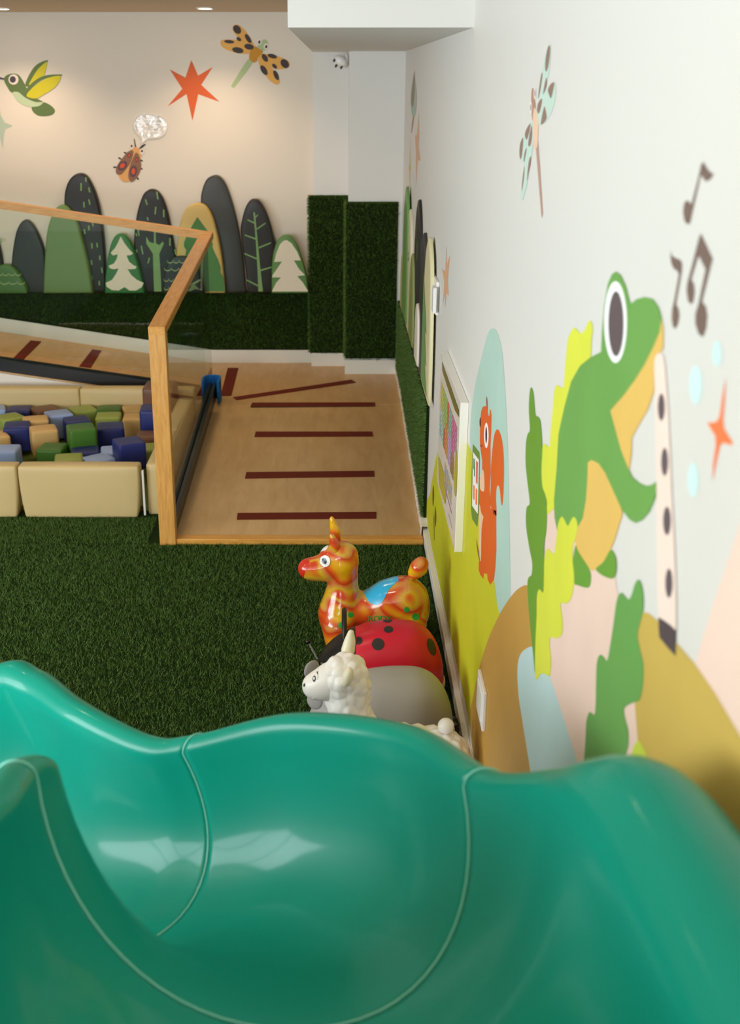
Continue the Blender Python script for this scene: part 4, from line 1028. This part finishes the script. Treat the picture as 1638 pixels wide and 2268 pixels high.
# ------------------------------------------------------------------ ceiling downlights
M_emit = bpy.data.materials.new('lamp_glow'); M_emit.use_nodes = True
nt = M_emit.node_tree; nt.nodes.clear()
out = nt.nodes.new('ShaderNodeOutputMaterial'); em = nt.nodes.new('ShaderNodeEmission')
em.inputs[0].default_value = (1, .82, .62, 1); em.inputs[1].default_value = 22
nt.links.new(em.outputs[0], out.inputs[0])
def downlight(x, y, label, power=14):
    t = thing('ceiling_downlight', (x, y, ZC-.004), label, 'ceiling light', 'recessed ceiling downlights')
    bm = bmesh.new()
    tube(bm, [(x+.052*math.cos(a), y+.052*math.sin(a), ZC-.003) for a in [2*math.pi*k/28 for k in range(28)]], .006, 6, True)
    obj('trim_ring', bm, M_wp, t, True)
    bm = bmesh.new(); bmesh.ops.create_cone(bm, segments=28, radius1=.047, radius2=.047, depth=.003, cap_ends=True, matrix=Matrix.Translation((x, y, ZC-.004)))
    obj('lamp_lens', bm, M_emit, t)
    d = bpy.data.lights.new('downlight_glow', 'SPOT')
    d.energy = power; d.color = (1, .73, .50); d.spot_size = math.radians(125); d.spot_blend = .8; d.shadow_soft_size = .04
    o = bpy.data.objects.new('downlight_glow', d); COL.objects.link(o); o.location = (x, y, ZC-.02)
    o.parent = t; o.matrix_parent_inverse = t.matrix_basis.inverted()
L1, L2 = hit(454, 17, 2, ZC), hit(3, 18, 2, ZC)
downlight(L1.x, L1.y, 'glowing recessed downlight above the orange star', 22)
downlight(L2.x, L2.y, 'glowing recessed downlight at the top left corner of the picture', 22)
for (x, y, lb) in ((-.85, 5.9, 'above the front ramp'), (-2.2, 5.9, 'above the block pit'), (-.85, 3.6, 'above the open turf near the toys'), (-2.2, 3.6, 'above the left part of the open turf'),
                   (-.6, 1.2, 'above the upper part of the slide'), (-2.2, 1.2, 'left of the slide top'), (-3.5, 8.2, 'above the far left end of the back wall'), (-3.5, 5.9, 'above the left end of the block pit')):
    downlight(x, y, 'recessed ceiling downlight '+lb+', out of frame', 9)

# ------------------------------------------------------------------ ride-on toys
dg = None
def evald(o):
    d = bpy.context.evaluated_depsgraph_get(); d.update()
    oe = o.evaluated_get(d); me = oe.to_mesh()
    vs = [o.matrix_world @ v.co for v in me.vertices]; fs = [tuple(p.vertices) for p in me.polygons]
    b = BVHTree.FromPolygons(vs, fs); oe.to_mesh_clear()
    return b
def organic(name, build, material, parent, voxel=.007, it=6):
    bm = bmesh.new(); build(bm)
    o = obj(name, bm, material, parent, True)
    r_ = o.modifiers.new('r', 'REMESH'); r_.mode = 'VOXEL'; r_.voxel_size = voxel; r_.use_smooth_shade = True
    s_ = o.modifiers.new('s', 'SMOOTH'); s_.iterations = it; s_.factor = .6
    return o
def chain(bm, pts, seg=20, step=.008):
    """overlapping balls along a polyline: (x, y, z, r)"""
    for a, b_ in zip(pts[:-1], pts[1:]):
        a, b_ = Vector(a), Vector(b_)
        n = max(2, int((a.xyz-b_.xyz).length/step)) if hasattr(a, 'xyz') else 6
        n = max(2, int(((Vector(a[:3])-Vector(b_[:3])).length)/step))
        for i in range(n+1):
            t_ = i/n; q = a*(1-t_)+b_*t_
            ball(bm, q[:3], q[3], u=seg, v=12)
def conform(bvh, ptspx, material, name, parent, off=.0012, mirror_y=None, rings=8):
    """patch lying on a surface; outline given as seen from the front"""
    pts = list(ptspx); n = len(pts)
    cx = sum(p[0] for p in pts)/n; cy = sum(p[1] for p in pts)/n
    vs = []; last = None
    for i in range(rings+1):
        s = 1-i/rings*.995
        for (x, y) in pts:
            d = ray(cx+(x-cx)*s, cy+(y-cy)*s).normalized()
            loc, nn, ii, dd = bvh.ray_cast(CPOS, d)
            if loc is None:
                vs.append(None)
            else:
                vs.append(loc+nn*off)
    fs = [(i*n+j, i*n+(j+1) % n, (i+1)*n+(j+1) % n, (i+1)*n+j) for i in range(rings) for j in range(n)]
    fs = [f_ for f_ in fs if all(vs[q] is not None for q in f_)]
    used = sorted(set(q for f_ in fs for q in f_)); mp = {q: k for k, q in enumerate(used)}
    V_ = [vs[q] for q in used]; F_ = [tuple(mp[q] for q in f_) for f_ in fs]
    if not V_: return None
    o = pyobj(name, V_, F_, material, parent, True)
    if mirror_y is not None:
        V2 = [Vector((v.x, 2*mirror_y-v.y, v.z)) for v in V_]
        pyobj(name, V2, [f_[::-1] for f_ in F_], material, parent, True)
    return o

def marble():
    M = mat('marbled_vinyl', 'E08A2A', .16, .5, coat=.5)
    nt = M.node_tree; b = nt.nodes['Principled BSDF']
    tc = nt.nodes.new('ShaderNodeTexCoord')
    mp = nt.nodes.new('ShaderNodeMapping'); mp.inputs['Scale'].default_value = (1, 1, 1.5)
    mp.inputs['Location'].default_value = (3.1, 1.7, .4)
    nt.links.new(tc.outputs['Object'], mp.inputs['Vector'])
    n = nt.nodes.new('ShaderNodeTexNoise'); n.inputs['Scale'].default_value = 6
    n.inputs['Detail'].default_value = 1; n.inputs['Distortion'].default_value = .3
    nt.links.new(mp.outputs['Vector'], n.inputs['Vector'])
    cr = nt.nodes.new('ShaderNodeValToRGB'); r_ = cr.color_ramp
    r_.elements[0].position = .28; r_.elements[0].color = rgb('E8C414')
    r_.elements[1].position = .75; r_.elements[1].color = rgb('C92C12')
    for p, c_ in ((.40, 'E3A220'), (.46, 'DC6A20'), (.52, 'CC3A18'), (.57, 'D58A45'), (.63, 'D8B02A'), (.68, 'D9501C')):
        e_ = r_.elements.new(p); e_.color = rgb(c_)
    nt.links.new(n.outputs['Fac'], cr.inputs['Fac']); nt.links.new(cr.outputs['Color'], b.inputs['Base Color'])
    return M
M_marb = marble()
YR = 4.27
def q3(x, y, r_=0, dy=0, yp=None):
    p = hit(*pix([(x, y)], 'R')[0], 1, YR if yp is None else yp)
    return (p.x, YR+dy, p.z, r_*.000352)
pony = thing('horse_hopper', (.12, YR, 0), 'glossy red and yellow marbled rubber horse hopper with blue saddle, farthest of the ride-on toys', 'ride-on toy')
def b_pony(bm):
    chain(bm, [q3(590, 540, 205), q3(600, 480, 190)])
    chain(bm, [q3(580, 570, 190), q3(430, 595, 168), q3(310, 612, 146), q3(238, 615, 132)])
    chain(bm, [q3(500, 500, 168), q3(560, 500, 185)])
    chain(bm, [q3(600, 600, 185), q3(610, 800, 175), q3(600, 1000, 235), q3(590, 1120, 272), q3(600, 1230, 250)])
    chain(bm, [q3(620, 1060, 225), q3(800, 1080, 215), q3(960, 1060, 225), q3(1150, 1000, 280), q3(1290, 980, 300)])
    chain(bm, [q3(1300, 980, 295), q3(1320, 1090, 280)])
    for s in (-1, 1):
        p = q3(540, 1180); a = list(q3(560, 1200, 200, s*.045)); b_ = (a[0]+.005, YR+s*.06, .055, .058)
        chain(bm, [a, b_])
        a = list(q3(1370, 1150, 190, s*.045)); b_ = (a[0]+.01, YR+s*.06, .05, .05)
        chain(bm, [a, b_])
body = organic('body', b_pony, M_marb, pony, .007, 8)
def b_nose(bm): chain(bm, [q3(250, 612, 133), q3(218, 612, 122)])
organic('nose', b_nose, mat('red_vinyl', 'CF3320', .2, .5, coat=.4), pony, .006, 3)
bm = bmesh.new()
for xx, rr_ in ((285, 128), (312, 134), (342, 140)):
    p = q3(xx, 600)
    tube(bm, [(p[0]+.006*math.cos(a), YR+rr_*.000352*math.sin(a), p[2]+rr_*.000352*math.cos(a)) for a in [2*math.pi*k/32 for k in range(32)]], .0035, 8, True)
obj('bridle', bm, M_marb, pony, True)
for s in (-1, 1):
    def b_ear(bm, s=s):
        a = q3(540, 400, 40, 0, YR); b_ = q3(500, 160 if s < 0 else 110, 24, 0, YR)
        chain(bm, [(a[0], YR+s*.028, a[2]+s*.010, .018), ((a[0]+b_[0])/2, YR+s*.03, (a[2]+b_[2])/2+s*.014, .022), (b_[0]-.006, YR+s*.03, b_[2]+s*.014, .010)])
    organic('ear', b_ear, M_marb, pony, .005, 4)
def b_tail(bm): chain(bm, [q3(1390, 700, 45), q3(1420, 660, 78), q3(1470, 600, 105), q3(1495, 560, 88)])
organic('tail', b_tail, M_marb, pony, .005, 4)
M_w = mat('white_print', 'F2F2EE', .25, .5); M_g = mat('green_print', '25A84A', .3, .5)
M_sad = mat('blue_saddle', '2FB2E6', .2, .5, coat=.3); M_iris = mat('dark_pupil', '23282C', .2, .5)
bvh = evald(body)
def pr(l, patch='R'): return pix(l, patch)
sad = smooth2([(818, 790), (860, 800), (950, 802), (1030, 765), (1110, 710), (1180, 688), (1220, 690), (1237, 715), (1210, 770), (1140, 840), (1105, 900), (1070, 970), (1030, 1012), (975, 1022), (920, 1000), (880, 950), (845, 880)], 4)
conform(bvh, pr(sad), M_sad, 'saddle', pony, .0015, YR, 10)
e = conform(bvh, pr(ell(410, 527, 58, 65)), M_w, 'eye', pony, .003, YR, 5)
conform(bvh, pr(ell(403, 527, 27, 35)), M_iris, 'pupil', pony, .0045, YR, 4)
conform(bvh, pr(smooth2([(338, 435), (345, 390), (390, 335), (435, 325), (442, 360), (420, 400), (375, 415)], 3)), M_w, 'forehead_patch', pony, .0012, YR, 5)
for x, y, a, b_ in ((698, 1135, 32, 32), (1332, 1077, 32, 32), (1433, 1158, 41, 42), (585, 1252, 30, 32)):
    conform(bvh, pr(ell(x, y, a, b_)), M_g, 'green_spot', pony, .0012, YR, 4)
# lettering
cu = bpy.data.curves.new('t', 'FONT'); cu.body = 'RODY'; cu.size = 1; cu.align_x = 'CENTER'; cu.align_y = 'CENTER'
to = bpy.data.objects.new('t', cu); COL.objects.link(to)
bpy.context.view_layer.update()
dgx = bpy.context.evaluated_depsgraph_get(); me = to.evaluated_get(dgx).to_mesh()
tv = [v.co.copy() for v in me.vertices]; tf = [tuple(p.vertices) for p in me.polygons]
to.evaluated_get(dgx).to_mesh_clear(); bpy.data.objects.remove(to)
vs = []
for v in tv:
    x = 1025+v.x*95; y = 1180-v.y*95
    pxx, pyy = pr([(x, y)])[0]
    loc, nn, ii, dd = bvh.ray_cast(CPOS, ray(pxx, pyy).normalized())
    vs.append(loc+nn*.002 if loc is not None else hit(pxx, pyy, 1, YR-.1))
pyobj('lettering', vs, tf, M_g, pony)

def bug(name, label, y0_, xl, xr, zt, hw, mats, split, parts_cb):
    t = thing(name, ((xl+xr)/2, y0_, 0), label, 'ride-on toy')
    NU, NV = 48, 28
    def surf(u, a):
        x = xl+(xr-xl)*u
        # plan half width and height along the length
        wy = hw*max(0, (1-abs(2*u-1.08)**2.6/1.08**2.6))**.5 if u > .0 else 0
        wy = hw*(max(0, 1-abs((u-.55)/.55 if u < .55 else (u-.55)/.45)**2.5))**.5
        h = (zt-.05)*(max(0, 1-abs((u-.68)/.68)**2.3 if u < .68 else 1-abs((u-.68)/.32)**2.6))**.5*(1)
        c, s = math.cos(a), math.sin(a)
        return Vector((x, y0_+wy*math.copysign(abs(c)**.8, c), .05+h*abs(s)**.8))
    for nm, u0, u1, mt in split:
        vs = [surf(.5-.5*math.cos(math.pi*(u0+(u1-u0)*i/NU)), math.pi*j/NV) for i in range(NU+1) for j in range(NV+1)]
        fs = [(i*(NV+1)+j, i*(NV+1)+j+1, (i+1)*(NV+1)+j+1, (i+1)*(NV+1)+j) for i in range(NU) for j in range(NV)]
        pyobj(nm, vs, fs, mt, t, True)
    # wooden base with castors
    bm = bmesh.new(); ring = []
    for k in range(48):
        a = 2*math.pi*k/48; u = .5-.5*math.cos(a)
        p = surf(max(.001, min(.999, u)), 0 if math.sin(a) > 0 else math.pi)
        ring.append(Vector((xl+(xr-xl)*.5+(p.x-(xl+xr)/2)*1.03, y0_+(p.y-y0_)*1.06, 0)))
    lo = [bm.verts.new(p+Vector((0, 0, .036))) for p in ring]; hi = [bm.verts.new(p+Vector((0, 0, .054))) for p in ring]
    bm.faces.new(lo[::-1]); bm.faces.new(hi)
    for k in range(48): bm.faces.new((lo[k], lo[(k+1) % 48], hi[(k+1) % 48], hi[k]))
    obj('base_board', bm, mat('birch_ply', 'E2CFA4', .5), t)
    for fx, fy in ((.25, -.5), (.25, .5), (.8, -.5), (.8, .5)):
        bm = bmesh.new(); ball(bm, (xl+(xr-xl)*fx, y0_+hw*fy, .02), .02, .02, .02, 16, 10)
        obj('castor', bm, M_black, t, True)
    parts_cb(t)
    return t
M_red = mat('red_leatherette', 'CB1230', .34, .45, bump=(120, .03)); M_blk = mat('black_leatherette', '161414', .4, .4)
M_gry = mat('grey_leatherette', 'A39F9C', .45, .4, bump=(160, .05)); M_bl2 = mat('black_spot_leatherette', '2A2423', .45, .4)
YL = 3.92
def lady_parts(t):
    pass
lady = bug('ladybird_rider', 'red ladybird ride-on toy with black spots and black handle, behind the grey one', YL, -.085, .41, .285, .15, None,
           [('head', 0, .385, M_blk), ('shell', .385, 1, M_red)], lady_parts)
shell = [c_ for c_ in lady.children if c_.name.startswith('shell')][0]
bvh = evald(shell)
for x, y, a, b_ in ((793, 1419, 9.5, 8.5), (837, 1427, 14, 13.5), (860, 1394.5, 10.5, 7.5), (955, 1433, 8.5, 20)):
    conform(bvh, ell(x, y, a, b_, a=(-.3 if x > 950 else 0)), M_bl2, 'shell_spot', lady, .0012, YL, 5)
hx = hit(762, 1400, 1, YL).x
bm = bmesh.new()
tube(bm, [(hx, YL-.085*math.cos(a), .235+.10*math.sin(a)) for a in [math.pi*k/16-.15*(1 if k == 0 else 0) for k in range(17)]], .0095, 12)
obj('handle', bm, M_blk, lady, True)
for s in (-1, 1):
    a = hit(703, 1454, 1, YL+.0); b_ = hit(681, 1420, 1, YL)
    a = Vector((a.x, YL+s*.03-.02, a.z)); b_ = Vector((b_.x, YL+s*.05-.02, b_.z))
    if s > 0: a.z -= .018; b_.z -= .018
    else: a.x += .045; b_.x += .04; a.z -= .01; b_.z -= .055
    bm = bmesh.new()
    d = (b_-a); u_ = d.orthogonal().normalized(); v_ = d.normalized().cross(u_)
    tube(bm, [a+d*(k/160)+(u_*math.cos(k*.9)+v_*math.sin(k*.9))*.0035 for k in range(161)], .0009, 5)
    an = obj('antenna', bm, mat('spring_steel', 'B8B8B4', .3, .5, .9), lady, True)
    bm = bmesh.new(); ball(bm, b_, .0095)
    obj('antenna_ball', bm, mat('gloss_black', '0C0C0C', .12, .6), an, True)

YM = 3.56
mouse = bug('mouse_rider', 'grey mouse ride-on toy with round ears and black tail, between sheep and ladybird', YM, -.10, .413, .280, .15, None,
            [('back', .385, 1, M_gry), ('head', 0, .385, M_gry)], lambda t: None)
M_ear = mat('grey_felt_ear', '9E9996', .8, .2)
for (x, y, s) in ((690, 1483, 1), (697, 1551, -1)):
    p = hit(x, y, 1, YM+s*.10)
    bm = bmesh.new(); ball(bm, p, .030, .008, .036, rot=Matrix.Rotation(.5*s, 3, 'Z') @ Matrix.Rotation(.3, 3, 'Y'))
    obj('ear', bm, M_ear, mouse, True)
bm = bmesh.new()
tube(bm, [hit(x, y, 1, YM-.16) for x, y in ((1003, 1588), (1009, 1592), (1013, 1602), (1014, 1615), (1012, 1632))], .005, 8)
obj('tail', bm, M_blk, mouse, True)
bm = bmesh.new(); ball(bm, hit(1010, 1605, 1, YM-.16), .012)
obj('tail_ball', bm, M_blk, mouse, True)

# sheep
YS = 3.20
M_sh = mat('white_rubber', 'F1EDE6', .35, .45, sss=.0); M_shw = mat('white_wool_rubber', 'F3F0EA', .4, .45)
M_horn = mat('cream_rubber', 'E9E4C8', .4, .4)
sheep = thing('sheep_hopper', (.15, YS, 0), 'white rubber sheep hopper with curly moulded wool, nearest the slide', 'ride-on toy')
def g3(x, y, r_, dy=0):
    p = hit(*pix([(x, y)], 'G')[0], 1, YS)
    return (p.x, YS+dy, p.z, r_*.000170)
def b_sw(bm):
    chain(bm, [g3(850, 990, 478), g3(870, 1080, 470), g3(890, 1260, 435)])
    chain(bm, [g3(890, 1300, 432), g3(900, 1500, 425), g3(960, 1750, 420), (g3(1150, 2000, 1)[0], YS, .19, .10), (.24, YS, .15, .12), (.325, YS, .15, .115)])
wool = organic('wool', b_sw, M_shw, sheep, .0042, 5)
tx = bpy.data.textures.new('curls', 'VORONOI'); tx.noise_scale = .036; tx.distance_metric = 'DISTANCE'
dm = wool.modifiers.new('d', 'DISPLACE'); dm.texture = tx; dm.strength = -.014; dm.mid_level = .3; dm.texture_coords = 'LOCAL'
def b_sf(bm):
    chain(bm, [g3(620, 1030, 345), g3(420, 1120, 300), g3(315, 1140, 255)])
face = organic('face', b_sf, M_sh, sheep, .006, 6)
bvh = evald(face)
M_ink = mat('ink_black', '14121A', .4)
conform(bvh, pix(ell(293, 1010, 27, 56, a=.1), 'G'), M_ink, 'eye', sheep, .0015, YS, 4)
conform(bvh, pix(ell(296, 1005, 14, 30, a=.1), 'G'), M_w, 'eye_glint', sheep, .0028, YS, 3)
conform(bvh, pix(ell(115, 1125, 13, 32, a=.15), 'G'), M_ink, 'nostril', sheep, .0015, YS, 3)
for (x0_, y0_, x1_2, y1_2) in ((340, 880, 350, 925), (360, 875, 352, 925), (350, 925, 370, 935), (352, 960, 372, 965), (350, 990, 368, 992), (345, 1020, 362, 1022)):
    dx, dy = x1_2-x0_, y1_2-y0_; L_ = math.hypot(dx, dy); nx, ny = -dy/L_*3.5, dx/L_*3.5
    conform(bvh, pix([(x0_+nx, y0_+ny), (x1_2+nx, y1_2+ny), (x1_2-nx, y1_2-ny), (x0_-nx, y0_-ny)], 'G'), M_ink, 'eyelash', sheep, .0012, YS, 2)
bm = bmesh.new()
pts = []
for (x, y) in ((130, 1365), (200, 1375), (260, 1370), (310, 1360), (350, 1400), (385, 1445)):
    pxx, pyy = pix([(x, y)], 'G')[0]
    loc, nn, ii, dd = bvh.ray_cast(CPOS, ray(pxx, pyy).normalized())
    if loc is not None: pts.append(loc)
if len(pts) > 2:
    tube(bm, pts, .0016, 6); obj('mouth_line', bm, mat('mouth_shade', 'D8C9BC', .5), sheep, True)
def b_horn(bm): 
    a = g3(930, 520, 120); b_ = g3(950, 220, 45)
    chain(bm, [(a[0]-.004, YS+.05, a[2]-.02, .022), ((a[0]+b_[0])/2, YS+.055, (a[2]+b_[2])/2-.022, .019), (b_[0]+.002, YS+.06, b_[2]-.022, .011)])
organic('ear', b_horn, M_horn, sheep, .004, 4)
def b_e2(bm):
    a = g3(880, 950, 100)
    ball(bm, (a[0]+.002, YS-.080, a[2]+.038), .017, .02, .034, rot=Matrix.Rotation(.25, 3, 'Y'))
organic('ear', b_e2, M_horn, sheep, .004, 3)
bm = bmesh.new(); tp = hit(987, 1608, 1, YS)
ball(bm, tp, .026); obj('tail', bm, M_sh, sheep, True)
bm = bmesh.new()
for sx_ in (.16, .33):
    for s in (-1, 1):
        ball(bm, (sx_, YS+s*.07, .05), .045, .045, .05)
obj('foot', bm, M_sh, sheep, True)
